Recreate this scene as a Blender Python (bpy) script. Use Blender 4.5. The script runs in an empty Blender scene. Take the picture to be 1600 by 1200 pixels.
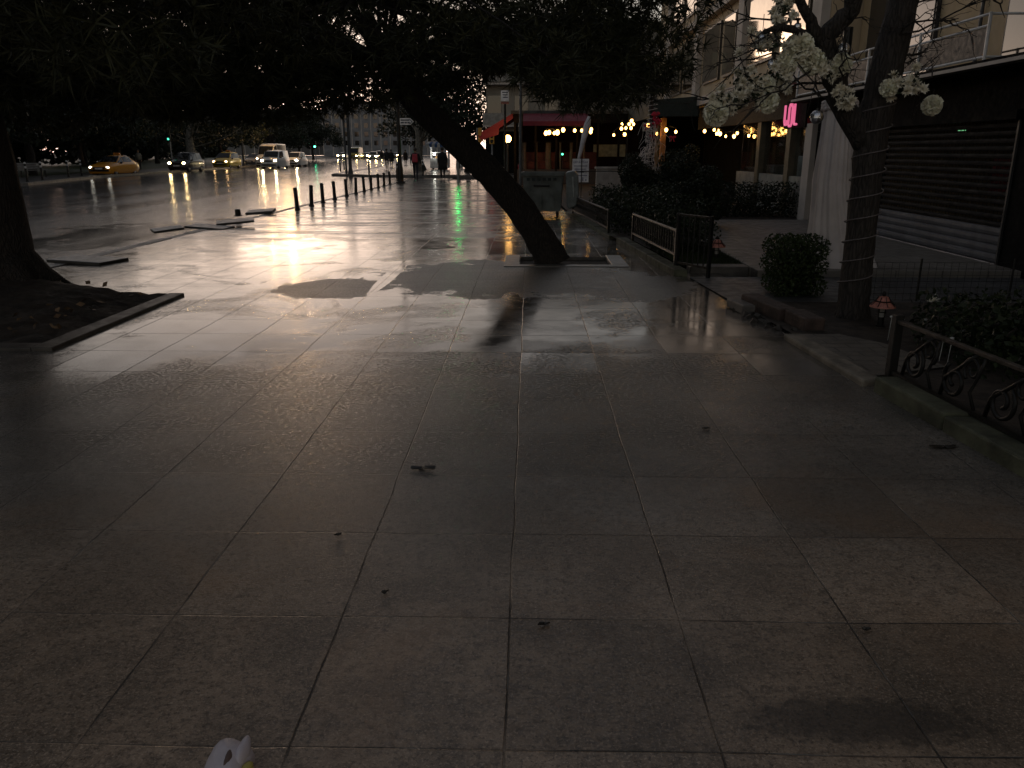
import bpy, bmesh, math, random
import numpy as np
from mathutils import Vector, Matrix, Euler
R = math.radians
rnd = random.Random(7)
S = bpy.context.scene
COL = S.collection

# ------------------------------------------------------------------ camera
PITCH = math.atan(364/1244.0); YAW = R(1.2); CAMH = 1.6; FPX = 1244.0
cam_d = bpy.data.cameras.new('camera'); cam = bpy.data.objects.new('camera', cam_d); COL.objects.link(cam)
cam.location = (0, 0, CAMH); cam.rotation_euler = (R(90)-PITCH, 0, YAW)
cam_d.sensor_width = 36; cam_d.lens = 36*FPX/1600; cam_d.clip_end = 3000; cam_d.clip_start = .05
S.camera = cam
# ------------------------------------------------------------------ sky, sun, exposure
W = bpy.data.worlds.new('World'); S.world = W; W.use_nodes = True
wn = W.node_tree.nodes; wl = W.node_tree.links; wn.clear()
sky = wn.new('ShaderNodeTexSky'); sky.sky_type = 'NISHITA'; sky.sun_disc = False
SUN_EL = R(2.4); SUN_AZ = R(-17)           # azimuth from +Y, negative = to the left
sky.sun_elevation = SUN_EL; sky.sun_rotation = SUN_AZ
sky.air_density = 1.0; sky.dust_density = 0.35; sky.ozone_density = 1.0
bg = wn.new('ShaderNodeBackground'); bg.inputs['Strength'].default_value = 0.10
wo = wn.new('ShaderNodeOutputWorld')
hsv = wn.new('ShaderNodeHueSaturation'); hsv.inputs['Saturation'].default_value = .50      # thin dusk overcast greys the sky
wl.new(sky.outputs[0], hsv.inputs['Color']); tn = wn.new('ShaderNodeMix'); tn.data_type = 'RGBA'; tn.blend_type = 'MULTIPLY'; tn.inputs[0].default_value = 1; tn.inputs[7].default_value = (1.03, .965, 1.0, 1)
wl.new(hsv.outputs[0], tn.inputs[6]); wl.new(tn.outputs[2], bg.inputs[0]); wl.new(bg.outputs[0], wo.inputs[0])
sl = bpy.data.lights.new('sun', 'SUN'); so = bpy.data.objects.new('sun', sl); COL.objects.link(so)
sl.energy = 0.03; sl.angle = R(10); sl.color = (1, .72, .5)
sd = Vector((math.sin(SUN_AZ)*math.cos(SUN_EL), math.cos(SUN_AZ)*math.cos(SUN_EL), math.sin(SUN_EL)))
so.rotation_euler = (-sd).to_track_quat('-Z', 'Y').to_euler(); so.location = (0, 0, 30)
S.view_settings.view_transform = 'Standard'; S.view_settings.look = 'None'
S.view_settings.gamma = 1; S.view_settings.use_curve_mapping = False
S.view_settings.exposure = 0.84
S.cycles.max_bounces = 6; S.cycles.glossy_bounces = 4; S.cycles.transparent_max_bounces = 8
S.cycles.sample_clamp_indirect = 4; S.cycles.use_denoising = True

# ------------------------------------------------------------------ pixel helpers (real positions on the ground)
def ray(u, v):
    a = (u-800)/FPX; b = -(v-600)/FPX
    y = math.cos(PITCH)+b*math.sin(PITCH); z = -math.sin(PITCH)+b*math.cos(PITCH)
    return (a*math.cos(YAW)-y*math.sin(YAW), a*math.sin(YAW)+y*math.cos(YAW), z)
def G(u, v, z=0.0):
    r = ray(u, v); t = (z-CAMH)/r[2]; return Vector((r[0]*t, r[1]*t, z))
def AT(u, v, Y):
    r = ray(u, v); t = Y/r[1]; return Vector((r[0]*t, Y, CAMH+r[2]*t))
def FX(u, v, x):
    r = ray(u, v); t = x/r[0]; return Vector((x, r[1]*t, CAMH+r[2]*t))

# ------------------------------------------------------------------ materials
class NT:
    def __init__(s, name):
        s.m = bpy.data.materials.new(name); s.m.use_nodes = True
        s.t = s.m.node_tree; s.b = s.t.nodes['Principled BSDF']
    def n(s, typ, **kw):
        o = s.t.nodes.new(typ)
        for k, v in kw.items(): setattr(o, k, v)
        return o
    def l(s, a, b): s.t.links.new(a, b)
    def put(s, sock, v):
        if hasattr(v, 'node'): s.l(v, sock)
        else: sock.default_value = v
    def math(s, op, a, b=0.0, c=0.0):
        o = s.n('ShaderNodeMath', operation=op)
        s.put(o.inputs[0], a); s.put(o.inputs[1], b); s.put(o.inputs[2], c); return o.outputs[0]
    def ramp(s, v, a, b, lo=0.0, hi=1.0):
        o = s.n('ShaderNodeMapRange', interpolation_type='SMOOTHSTEP')
        s.put(o.inputs[0], v); s.put(o.inputs[1], a); s.put(o.inputs[2], b); s.put(o.inputs[3], lo); s.put(o.inputs[4], hi)
        return o.outputs[0]
    def noise(s, vec, scale, detail=3, rough=.55, dist=0):
        o = s.n('ShaderNodeTexNoise'); s.l(vec, o.inputs['Vector'])
        o.inputs['Scale'].default_value = scale; o.inputs['Detail'].default_value = detail
        o.inputs['Roughness'].default_value = rough; o.inputs['Distortion'].default_value = dist
        return o.outputs['Fac']
    def mix(s, f, a, b):
        o = s.n('ShaderNodeMix', data_type='RGBA'); s.put(o.inputs[0], f)
        for k, c in ((6, a), (7, b)):
            if hasattr(c, 'node'): s.l(c, o.inputs[k])
            else: o.inputs[k].default_value = (*c, 1)
        return o.outputs[2]
    def bump(s, h, strength, dist=.01):
        o = s.n('ShaderNodeBump'); s.put(o.inputs['Strength'], strength); o.inputs['Distance'].default_value = dist
        s.l(h, o.inputs['Height']); s.l(o.outputs[0], s.b.inputs['Normal'])
    def obj(s): return s.n('ShaderNodeTexCoord').outputs['Object']
    def scaled(s, vec, sc):
        o = s.n('ShaderNodeMapping'); s.l(vec, o.inputs[0]); o.inputs['Scale'].default_value = sc; return o.outputs[0]

MC = {}
def mat(name, col, rough=.6, metal=0, var=.25, scale=4, bump=.15, bscale=30, spec=.5, coat=0, trans=0, stretch=None):
    if name in MC: return MC[name]
    t = NT(name); v = t.obj()
    if stretch: v = t.scaled(v, stretch)
    f = t.noise(v, scale, 5)
    dark = tuple(c*(1-var) for c in col); lite = tuple(min(1, c*(1+var)) for c in col)
    t.l(t.mix(t.ramp(f, .3, .7), dark, lite), t.b.inputs['Base Color'])
    g = t.noise(v, scale*3.1, 3)
    t.l(t.ramp(g, .2, .8, max(.03, rough*.8), min(1, rough*1.2)), t.b.inputs['Roughness'])
    t.b.inputs['Metallic'].default_value = metal
    t.b.inputs['Specular IOR Level'].default_value = spec
    t.b.inputs['Coat Weight'].default_value = coat; t.b.inputs['Coat Roughness'].default_value = .06
    if trans: t.b.inputs['Transmission Weight'].default_value = trans
    if bump: t.bump(t.noise(v, bscale, 4), bump, .01)
    MC[name] = t.m; return t.m
def emit(name, col, strength, base=None):
    if name in MC: return MC[name]
    t = NT(name); t.b.inputs['Base Color'].default_value = (*(base or col), 1)
    t.b.inputs['Emission Color'].default_value = (*col, 1); t.b.inputs['Emission Strength'].default_value = strength
    t.b.inputs['Roughness'].default_value = .3
    MC[name] = t.m; return t.m

# pavement ------------------------------------------------------
def ell(t, px, py, cx, cy, rx, ry):
    a = t.math('DIVIDE', t.math('SUBTRACT', px, cx), rx); b = t.math('DIVIDE', t.math('SUBTRACT', py, cy), ry)
    return t.math('SQRT', t.math('ADD', t.math('MULTIPLY', a, a), t.math('MULTIPLY', b, b)))
def pavement_mat():
    t = NT('wet_granite_slabs'); geo = t.n('ShaderNodeNewGeometry').outputs['Position']
    xyz = t.n('ShaderNodeSeparateXYZ'); t.l(geo, xyz.inputs[0]); px, py = xyz.outputs[0], xyz.outputs[1]
    # slightly wandering joints
    wob = t.math('MULTIPLY', t.math('SUBTRACT', t.noise(geo, 1.3, 2), .5), .03)
    u = t.math('DIVIDE', t.math('ADD', t.math('ADD', px, .06), wob), .6)
    v = t.math('DIVIDE', t.math('ADD', t.math('SUBTRACT', py, 3.14), wob), .65)
    fu = t.math('FRACT', u); fv = t.math('FRACT', v)
    eu = t.math('MULTIPLY', t.math('MINIMUM', fu, t.math('SUBTRACT', 1, fu)), .6)
    ev = t.math('MULTIPLY', t.math('MINIMUM', fv, t.math('SUBTRACT', 1, fv)), .65)
    e = t.math('MINIMUM', eu, ev)
    e = t.math('ADD', e, t.math('MULTIPLY', t.math('SUBTRACT', t.noise(geo, 30, 2), .5), .006))
    joint = t.math('MULTIPLY', t.ramp(e, .0012, .0045, 1, 0), t.ramp(t.noise(geo, 3.1, 3), .25, .6, .25, 1))
    cell = t.n('ShaderNodeCombineXYZ'); t.l(t.math('FLOOR', u), cell.inputs[0]); t.l(t.math('FLOOR', v), cell.inputs[1])
    wnz = t.n('ShaderNodeTexWhiteNoise', noise_dimensions='2D'); t.l(cell.outputs[0], wnz.inputs['Vector'])
    tv = wnz.outputs['Value']; tc = wnz.outputs['Color']
    # wetness: pooled water where slabs sank, drier islands with hard shorelines
    n1 = t.noise(geo, .55, 4, .6, .6); n2 = t.noise(geo, 2.6, 4, .6, .3)
    far = t.ramp(py, 4.7, 7.6); vfar = t.ramp(py, 13.5, 17)
    streak = t.noise(t.scaled(geo, (.22, 1.25, 1)), 1.6, 4, .6, .4)
    wet = t.math('ADD', t.math('MULTIPLY', far, .42), t.math('ADD', t.math('MULTIPLY', t.math('SUBTRACT', n1, .14), .80), t.math('MULTIPLY', n2, .24)))
    wet = t.math('ADD', wet, t.math('MULTIPLY', t.math('SUBTRACT', tv, .5), .16))
    wet = t.math('SUBTRACT', wet, t.math('MULTIPLY', vfar, t.ramp(streak, .42, .6, 0, .3)))
    wob2 = t.math('ADD', t.math('MULTIPLY', t.math('SUBTRACT', n2, .5), 1.0), t.math('MULTIPLY', t.math('SUBTRACT', t.noise(geo, 14, 4, .65), .5), .35))
    d1 = t.math('ADD', ell(t, px, py, -.35, 10.6, 1.75, 1.75), wob2)
    d2 = t.math('ADD', ell(t, px, py, -2.35, 9.6, .75, .8), wob2)
    d3 = t.math('ADD', ell(t, px, py, 1.2, 9.9, .9, 1.2), wob2)
    run = t.math('ADD', ell(t, px, py, -1.85, 10.6, .10, 1.6), t.math('MULTIPLY', wob2, .5))
    dry = t.math('MAXIMUM', t.ramp(d1, .80, 1.0, 1, 0), t.math('MAXIMUM', t.ramp(d2, .8, 1.0, 1, 0), t.ramp(d3, .8, 1.0, .6, 0)))
    dry = t.math('MULTIPLY', dry, t.ramp(run, .8, 1.1))
    dry = t.math('MULTIPLY', dry, t.ramp(t.math('ADD', ell(t, px, py, -.2, 9.0, .11, .35), t.math('MULTIPLY', wob2, .3)), .8, 1.1))
    wet = t.math('SUBTRACT', wet, t.math('MULTIPLY', dry, .75))
    wet = t.ramp(wet, .5, .74)
    # colour
    m1 = t.noise(geo, 1.7, 6, .65, .4); m2 = t.noise(geo, 22, 5, .7); m3 = t.noise(geo, 105, 3, .75)
    c = t.mix(t.ramp(m1, .3, .72), (.085, .078, .070), (.225, .195, .165))
    c = t.mix(t.math('MULTIPLY', t.ramp(m2, .46, .64), .55), c, (.055, .050, .045))
    c = t.mix(t.math('MULTIPLY', t.ramp(t.noise(geo, 15, 5, .7, .2), .5, .66), .5), c, (.05, .046, .042))
    c = t.mix(t.math('MULTIPLY', t.ramp(m3, .53, .63), .6), c, (.32, .29, .26))
    c = t.mix(t.math('MULTIPLY', t.ramp(t.noise(geo, 58, 4, .75), .52, .62), .65), c, (.03, .028, .025))
    c = t.mix(t.math('MULTIPLY', t.ramp(t.noise(geo, .9, 4, .6, 1.0), .5, .72), .5), c, (.185, .135, .095))
    pit = t.math('MULTIPLY', t.ramp(t.noise(geo, 30, 4, .75, .2), .48, .6), t.ramp(t.noise(geo, .75, 4, .6, .8), .5, .66))
    pit = t.math('MULTIPLY', pit, t.ramp(py, 4.0, 5.2))
    c = t.mix(t.math('MULTIPLY', pit, .85), c, (.022, .02, .018))
    hs = t.n('ShaderNodeHueSaturation'); t.l(c, hs.inputs['Color']); t.l(t.math('ADD', .79, t.math('MULTIPLY', tv, .42)), hs.inputs['Value'])
    c = hs.outputs[0]
    near = t.ramp(t.math('ADD', py, t.math('MULTIPLY', t.math('SUBTRACT', m1, .5), 2.2)), 2.3, 3.9, 1, 0)       # browner stone close by, its colour also lifted to brighten the foreground
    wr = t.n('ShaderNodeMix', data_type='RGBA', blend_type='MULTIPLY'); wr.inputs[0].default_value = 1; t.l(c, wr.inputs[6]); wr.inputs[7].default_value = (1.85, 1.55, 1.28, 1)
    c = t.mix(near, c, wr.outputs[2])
    st = t.math('ADD', ell(t, px, py, .98, 1.98, .42, .12), t.math('MULTIPLY', t.math('SUBTRACT', m2, .5), 2.2))
    c = t.mix(t.ramp(st, .5, 1.1, .75, 0), c, (.03, .027, .024))
    c = t.mix(t.math('MULTIPLY', wet, .45), c, (.055, .052, .049))
    c = t.mix(t.math('MULTIPLY', dry, .35), c, (.19, .185, .178))
    jc = t.mix(t.ramp(t.noise(geo, 2.2, 2), .52, .62), (.032, .029, .027), (.17, .16, .145))
    c = t.mix(joint, c, jc)
    gum = t.n('ShaderNodeTexVoronoi'); t.l(geo, gum.inputs['Vector']); gum.inputs['Scale'].default_value = 1.1
    c = t.mix(t.ramp(gum.outputs['Distance'], .012, .028, .8, 0), c, (.02, .018, .016))
    t.l(c, t.b.inputs['Base Color'])
    damp = t.ramp(t.noise(geo, 38, 5, .78, .1), .36, .66, .16, .46)
    damp = t.math('ADD', damp, t.math('MULTIPLY', dry, .14))
    r = t.n('ShaderNodeMix', data_type='FLOAT'); t.l(wet, r.inputs[0]); t.l(damp, r.inputs[2])
    t.put(r.inputs[3], t.math('ADD', t.ramp(n2, .3, .7, .08, .17), t.math('MULTIPLY', vfar, .05)))
    ro = t.math('ADD', r.outputs[0], t.math('MULTIPLY', joint, .25))
    t.l(ro, t.b.inputs['Roughness'])
    t.b.inputs['Specular IOR Level'].default_value = .5
    # relief: pitted granite where dry, ripple-free where wet; each slab tips a touch
    tip = t.n('ShaderNodeSeparateColor'); t.l(tc, tip.inputs[0])
    slope = t.math('ADD', t.math('MULTIPLY', t.math('SUBTRACT', tip.outputs[0], .5), fu), t.math('MULTIPLY', t.math('SUBTRACT', tip.outputs[1], .5), fv))
    rough_h = t.math('ADD', t.math('MULTIPLY', m3, .30), t.math('ADD', t.math('MULTIPLY', m2, .10), t.math('MULTIPLY', t.noise(t.scaled(geo, (1, 1.6, 1)), 75, 3, .6), .42)))
    rough_h = t.math('MULTIPLY', rough_h, t.math('SUBTRACT', 1.0, t.math('MULTIPLY', wet, .93)))
    h = t.math('ADD', t.math('MULTIPLY', slope, .16), t.math('MULTIPLY', rough_h, .33))
    h = t.math('SUBTRACT', h, t.math('MULTIPLY', joint, .5)); h = t.math('SUBTRACT', h, t.math('MULTIPLY', pit, .16))
    t.bump(h, .75, .012)
    return t.m
def road_mat():
    t = NT('wet_asphalt'); geo = t.n('ShaderNodeNewGeometry').outputs['Position']
    xyz = t.n('ShaderNodeSeparateXYZ'); t.l(geo, xyz.inputs[0]); px, py = xyz.outputs[0], xyz.outputs[1]
    a = t.noise(t.scaled(geo, (1, .08, 1)), .7, 4, .6, .3); b = t.noise(geo, 60, 3); n2 = t.noise(geo, 1.1, 4, .6, .5)
    c = t.mix(t.ramp(a, .3, .7), (.030, .031, .035), (.052, .053, .058))
    c = t.mix(t.math('MULTIPLY', t.ramp(b, .5, .75), .4), c, (.09, .09, .095))
    d = t.math('ADD', ell(t, px, py, -8.6, 17.5, 2.2, 4.5), t.math('MULTIPLY', t.math('SUBTRACT', n2, .5), 2.2))
    pud = t.ramp(d, .6, .9, 1, 0)
    d2 = t.math('ADD', ell(t, px, py, -11, 55, 9, 7), t.math('MULTIPLY', t.math('SUBTRACT', n2, .5), 2.0))
    pud = t.math('MAXIMUM', pud, t.ramp(d2, .5, 1.1, .7, 0))
    t.l(t.mix(pud, c, (.05, .048, .046)), t.b.inputs['Base Color'])
    r = t.math('SUBTRACT', t.ramp(a, .3, .7, .13, .21), t.math('MULTIPLY', pud, .03)); t.l(r, t.b.inputs['Roughness'])
    h = t.math('MULTIPLY', t.noise(geo, 90, 3), t.math('SUBTRACT', 1, t.math('MULTIPLY', pud, .85)))
    t.b.inputs['Specular IOR Level'].default_value = .13
    t.bump(h, .16, .01); return t.m
PAVE = pavement_mat(); ROAD = road_mat()
def paver_mat(name, c1, c2, w, hgt, rough):
    t = NT(name); geo = t.n('ShaderNodeNewGeometry').outputs['Position']
    br = t.n('ShaderNodeTexBrick'); t.l(geo, br.inputs['Vector']); br.inputs['Scale'].default_value = 1
    br.inputs['Brick Width'].default_value = w; br.inputs['Row Height'].default_value = hgt; br.inputs['Mortar Size'].default_value = .006
    br.inputs['Color1'].default_value = (*c1, 1); br.inputs['Color2'].default_value = (*c2, 1); br.inputs['Mortar'].default_value = (.03, .028, .025, 1)
    f = t.noise(geo, 3, 5, .65); t.l(t.mix(t.math('MULTIPLY', t.ramp(f, .35, .7), .5), br.outputs['Color'], tuple(x*.5 for x in c1)), t.b.inputs['Base Color'])
    t.l(t.ramp(t.noise(geo, 7, 4), .3, .7, rough*.7, rough*1.2), t.b.inputs['Roughness'])
    t.bump(t.math('ADD', t.noise(geo, 50, 3), t.math('MULTIPLY', br.outputs['Fac'], -1.5)), .4, .006); return t.m
def leaf_mat(name, c1, c2, rough=.55, sc=1.2):
    t = NT(name); geo = t.n('ShaderNodeNewGeometry').outputs['Position']
    f = t.noise(geo, sc, 3); g = t.noise(geo, sc*14, 2)
    t.l(t.mix(t.math('ADD', t.math('MULTIPLY', t.ramp(f, .3, .7), .6), t.math('MULTIPLY', t.ramp(g, .3, .7), .4)), c1, c2), t.b.inputs['Base Color'])
    t.b.inputs['Roughness'].default_value = rough; t.b.inputs['Specular IOR Level'].default_value = .3
    return t.m
def bark_mat(name, c1, c2, stretch=(16, 16, 3.2), b=.8):
    t = NT(name); v = t.scaled(t.obj(), stretch)
    vo = t.n('ShaderNodeTexVoronoi', feature='DISTANCE_TO_EDGE'); t.l(v, vo.inputs['Vector']); vo.inputs['Scale'].default_value = 2.2
    f = t.noise(v, 3, 6, .7, .5); h = t.math('ADD', t.ramp(vo.outputs['Distance'], 0, .25), f)
    t.l(t.mix(t.ramp(t.math('ADD', f, t.math('MULTIPLY', h, .25)), .35, 1.05), c1, c2), t.b.inputs['Base Color']); t.b.inputs['Roughness'].default_value = .85
    t.bump(h, b, .03); return t.m
SOIL = mat('damp_soil', (.03, .022, .016), .9, var=.6, scale=6, bump=.9, bscale=22)
GRASSM = leaf_mat('short_grass', (.02, .035, .012), (.045, .065, .02))
PINE = leaf_mat('pine_needles', (.016, .020, .009), (.058, .058, .024))
DARKLEAF = leaf_mat('dark_leaves', (.008, .013, .006), (.025, .033, .015))
HEDGE = leaf_mat('hedge_leaves', (.009, .017, .006), (.028, .040, .014), sc=5)
BARK = bark_mat('dark_bark', (.010, .008, .007), (.045, .036, .030))
PALEBARK = bark_mat('pale_plane_bark', (.10, .095, .08), (.30, .28, .24), (3, 3, 1.5), .3)
BLACKM = mat('black_painted_iron', (.012, .012, .012), .45, .3, var=.3, bump=.25, bscale=60)
RUSTY = mat('worn_rail_top', (.075, .062, .052), .5, .5, var=.5, scale=14, bump=.3)
DARKST = mat('dark_steel', (.05, .052, .055), .5, .4)
STONE = mat('kerb_granite', (.12, .11, .10), .5, var=.35, scale=5, bump=.5, bscale=40)
REDST = mat('weathered_red_kerb', (.060, .040, .033), .7, var=.45, scale=7, bump=.6, bscale=35)
BEIGE = mat('beige_plaster', (.52, .39, .235), .8, var=.14, scale=1.3, bump=.2, bscale=25)
WHITEP = mat('off_white_render', (.55, .49, .44), .75, var=.12, scale=1.1, bump=.15, bscale=25)
GREYR = mat('grey_render', (.22, .22, .23), .8, var=.25, scale=.4, bump=.1)
BLACKPAN = mat('black_fascia_panel', (.006, .006, .006), .85, var=.3, bump=.1, spec=.08)
GLASS = mat('dark_window_glass', (.012, .013, .015), .03, var=.1, bump=.015, bscale=1.5, spec=1.0)
REFLGLASS = mat('reflective_glazing', (.46, .39, .30), .04, 1.0, var=.1, bump=.02, bscale=1.2)
CARGLASS = mat('car_glass', (.015, .017, .02), .06, var=.1, bump=0)
TYRE = mat('tyre_rubber', (.012, .012, .012), .85)
RIM = mat('alloy_rim', (.35, .35, .36), .35, .8)
WHITEPL = mat('white_sheet_metal', (.62, .62, .62), .4)
HEADW = emit('headlight_on', (1, .70, .30), 60)
HEADW2 = emit('headlight_white', (1, .76, .42), 130)
BULB = emit('warm_bulb', (1, .50, .12), 7)
GREENL = emit('green_signal', (.05, 1, .35), 22)
REDL = emit('red_signal', (1, .05, .04), 2.5)

# ------------------------------------------------------------------ mesh collecting
class MB:
    def __init__(s): s.v = []; s.f = []
    def add(s, vs, fs):
        o = len(s.v); s.v += [tuple(p) for p in vs]; s.f += [tuple(i+o for i in f) for f in fs]; return s
    def box(s, c, d, rot=None, taper=1.0):
        x, y, z = (k/2 for k in d); vs = []
        for sz in (-1, 1):
            k = 1 if sz < 0 else taper
            for sx, sy in ((-1, -1), (1, -1), (1, 1), (-1, 1)): vs.append(Vector((sx*x*k, sy*y*k, sz*z)))
        if rot is not None:
            m = Euler(rot).to_matrix(); vs = [m @ p for p in vs]
        vs = [p+Vector(c) for p in vs]
        return s.add(vs, [(0, 3, 2, 1), (4, 5, 6, 7), (0, 1, 5, 4), (1, 2, 6, 5), (2, 3, 7, 6), (3, 0, 4, 7)])
    def bb(s, x0, x1, y0, y1, z0, z1): return s.box(((x0+x1)/2, (y0+y1)/2, (z0+z1)/2), (abs(x1-x0), abs(y1-y0), abs(z1-z0)))
    def tube(s, pts, r, seg=8, caps=True, lump=0):
        pts = [Vector(p) for p in pts]; n = len(pts)
        rs = r if isinstance(r, (list, tuple)) else [r]*n
        up = Vector((0, 0, 1)); base = len(s.v); prev = None
        for i, p in enumerate(pts):
            d = (pts[min(i+1, n-1)]-pts[max(i-1, 0)])
            d = d.normalized() if d.length > 1e-9 else Vector((0, 0, 1))
            if prev is None:
                a = d.cross(up if abs(d.z) < .95 else Vector((1, 0, 0))).normalized()
            else:
                a = (prev-d*prev.dot(d)); a = a.normalized() if a.length > 1e-6 else d.orthogonal().normalized()
            prev = a; b = d.cross(a)
            for k in range(seg):
                t = 2*math.pi*k/seg; rr = rs[i]*(1+(lump*(rnd.random()-.5) if lump else 0))
                s.v.append(tuple(p+a*math.cos(t)*rr+b*math.sin(t)*rr))
        for i in range(n-1):
            for k in range(seg):
                k2 = (k+1) % seg
                s.f.append((base+i*seg+k, base+i*seg+k2, base+(i+1)*seg+k2, base+(i+1)*seg+k))
        if caps:
            s.f.append(tuple(base+k for k in range(seg))[::-1]); s.f.append(tuple(base+(n-1)*seg+k for k in range(seg)))
        return s
    def lathe(s, prof, c=(0, 0, 0), seg=16):
        base = len(s.v); n = len(prof)
        for (r, z) in prof:
            for k in range(seg):
                t = 2*math.pi*k/seg; s.v.append((c[0]+r*math.cos(t), c[1]+r*math.sin(t), c[2]+z))
        for i in range(n-1):
            for k in range(seg):
                k2 = (k+1) % seg; s.f.append((base+i*seg+k, base+i*seg+k2, base+(i+1)*seg+k2, base+(i+1)*seg+k))
        s.f.append(tuple(base+k for k in range(seg))[::-1]); s.f.append(tuple(base+(n-1)*seg+k for k in range(seg)))
        return s
    def ball(s, c, r, seg=12, ring=8, sc=(1, 1, 1)):
        base = len(s.v)
        for i in range(ring+1):
            ph = math.pi*i/ring
            for k in range(seg):
                t = 2*math.pi*k/seg
                s.v.append((c[0]+r*sc[0]*math.sin(ph)*math.cos(t), c[1]+r*sc[1]*math.sin(ph)*math.sin(t), c[2]-r*sc[2]*math.cos(ph)))
        for i in range(ring):
            for k in range(seg):
                k2 = (k+1) % seg; s.f.append((base+i*seg+k, base+i*seg+k2, base+(i+1)*seg+k2, base+(i+1)*seg+k))
        return s
    def prism(s, poly, axis, a, b):
        """poly of 2-D points extruded along axis x, y or z between a and b"""
        def P(p, h): return {'x': (h, p[0], p[1]), 'y': (p[0], h, p[1]), 'z': (p[0], p[1], h)}[axis]
        n = len(poly); vs = [P(p, a) for p in poly]+[P(p, b) for p in poly]
        fs = [tuple(range(n))[::-1], tuple(range(n, 2*n))]+[(i, (i+1) % n, n+(i+1) % n, n+i) for i in range(n)]
        return s.add(vs, fs)
    def build(s, name, m, parent=None, smooth=False, bevel=0, loc=None):
        me = bpy.data.meshes.new(name); me.from_pydata(s.v, [], s.f); me.update()
        bm = bmesh.new(); bm.from_mesh(me); bmesh.ops.recalc_face_normals(bm, faces=bm.faces)
        for f in bm.faces: f.smooth = smooth
        bm.to_mesh(me); bm.free()
        me.materials.append(m); o = bpy.data.objects.new(name, me); COL.objects.link(o)
        if parent: o.parent = parent
        if loc: o.location = loc
        if bevel:
            md = o.modifiers.new('bevel', 'BEVEL'); md.width = bevel; md.segments = 2; md.limit_method = 'ANGLE'; md.angle_limit = R(40)
        return o
def np_mesh(name, verts, nper, m, parent=None):
    """verts (N,3) where every nper successive vertices form one face"""
    n = len(verts)//nper; me = bpy.data.meshes.new(name)
    me.vertices.add(n*nper); me.loops.add(n*nper); me.polygons.add(n)
    me.vertices.foreach_set('co', np.asarray(verts, dtype=np.float32).ravel())
    me.loops.foreach_set('vertex_index', np.arange(n*nper, dtype=np.int32))
    me.polygons.foreach_set('loop_start', np.arange(0, n*nper, nper, dtype=np.int32))
    me.polygons.foreach_set('loop_total', np.full(n, nper, dtype=np.int32))
    me.update(calc_edges=True); me.validate(); me.materials.append(m)
    o = bpy.data.objects.new(name, me); COL.objects.link(o)
    if parent: o.parent = parent
    return o
def tag(o, label=None, cat=None, group=None, kind=None):
    if label: o['label'] = label
    if cat: o['category'] = cat
    if group: o['group'] = group
    if kind: o['kind'] = kind
    return o
def thing(name, label, cat, loc=(0, 0, 0), rz=0, group=None):
    o = bpy.data.objects.new(name, None); COL.objects.link(o); o.empty_display_size = .2
    o.location = loc; o.rotation_euler = (0, 0, rz); return tag(o, label, cat, group)
def struct(o): o['kind'] = 'structure'; return o
def dup(root, loc, rz=None, label=None, scale=None):
    r = root.copy(); COL.objects.link(r); r.location = loc
    if rz is not None: r.rotation_euler = (0, 0, rz)
    if label: r['label'] = label
    if scale: r.scale = scale if isinstance(scale, tuple) else (scale,)*3
    def rec(a, b):
        for ch in a.children:
            c = ch.copy(); COL.objects.link(c); c.parent = b; rec(ch, c)
    rec(root, r); return r
# foliage ---------------------------------------------------------
def unit(n, g):
    v = g.normal(size=(n, 3)); return v/np.linalg.norm(v, axis=1, keepdims=True)
def sample_blobs(blobs, n, g, shell=.55):
    b = np.array(blobs, dtype=float); vol = b[:, 3]*b[:, 4]*b[:, 5]; idx = g.choice(len(b), n, p=vol/vol.sum())
    d = unit(n, g); r = g.random(n)**(1/3.0); r = np.where(g.random(n) < shell, .75+.3*g.random(n), r)
    return b[idx, :3]+d*b[idx, 3:6]*r[:, None], d
def leaves(pos, size, g, flat=.0, aspect=.55):
    """one leaf-shaped quad per position"""
    n = len(pos); a = unit(n, g); a[:, 2] *= (1-flat); a /= np.linalg.norm(a, axis=1, keepdims=True)
    b = np.cross(a, unit(n, g)); b /= np.linalg.norm(b, axis=1, keepdims=True)
    s = size*(.6+.8*g.random(n))[:, None]; a = a*s; b = b*s*aspect*.5
    v = np.empty((n, 4, 3)); v[:, 0] = pos-a*.5; v[:, 1] = pos+b; v[:, 2] = pos+a*.5; v[:, 3] = pos-b
    return v.reshape(-1, 3)
def tufts(pos, dirs, L, w, blades, g):
    n = len(pos); P = np.repeat(pos, blades, 0); D = np.repeat(dirs, blades, 0)
    d = D*.75+unit(n*blades, g); d[:, 2] += .1; d /= np.linalg.norm(d, axis=1, keepdims=True)
    s = np.cross(d, unit(n*blades, g)); s /= np.linalg.norm(s, axis=1, keepdims=True)
    l = L*(.6+.7*g.random(n*blades))[:, None]; v = np.empty((n*blades, 3, 3))
    v[:, 0] = P-s*w*.5; v[:, 1] = P+s*w*.5; v[:, 2] = P+d*l
    return v.reshape(-1, 3)
def text_mesh(name, body, size, m, parent, loc, rot, ext=.002, wide=None):
    cu = bpy.data.curves.new(name, 'FONT'); cu.body = body; cu.size = size; cu.extrude = ext; cu.align_x = 'CENTER'; cu.align_y = 'CENTER'
    to = bpy.data.objects.new(name, cu); COL.objects.link(to); bpy.context.view_layer.update()
    me = bpy.data.meshes.new_from_object(to.evaluated_get(bpy.context.evaluated_depsgraph_get()))
    bpy.data.objects.remove(to); me.materials.clear(); me.materials.append(m); me.name = name
    o = bpy.data.objects.new(name, me); COL.objects.link(o); o.location = loc; o.rotation_euler = rot
    if parent: o.parent = parent
    return o
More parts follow.
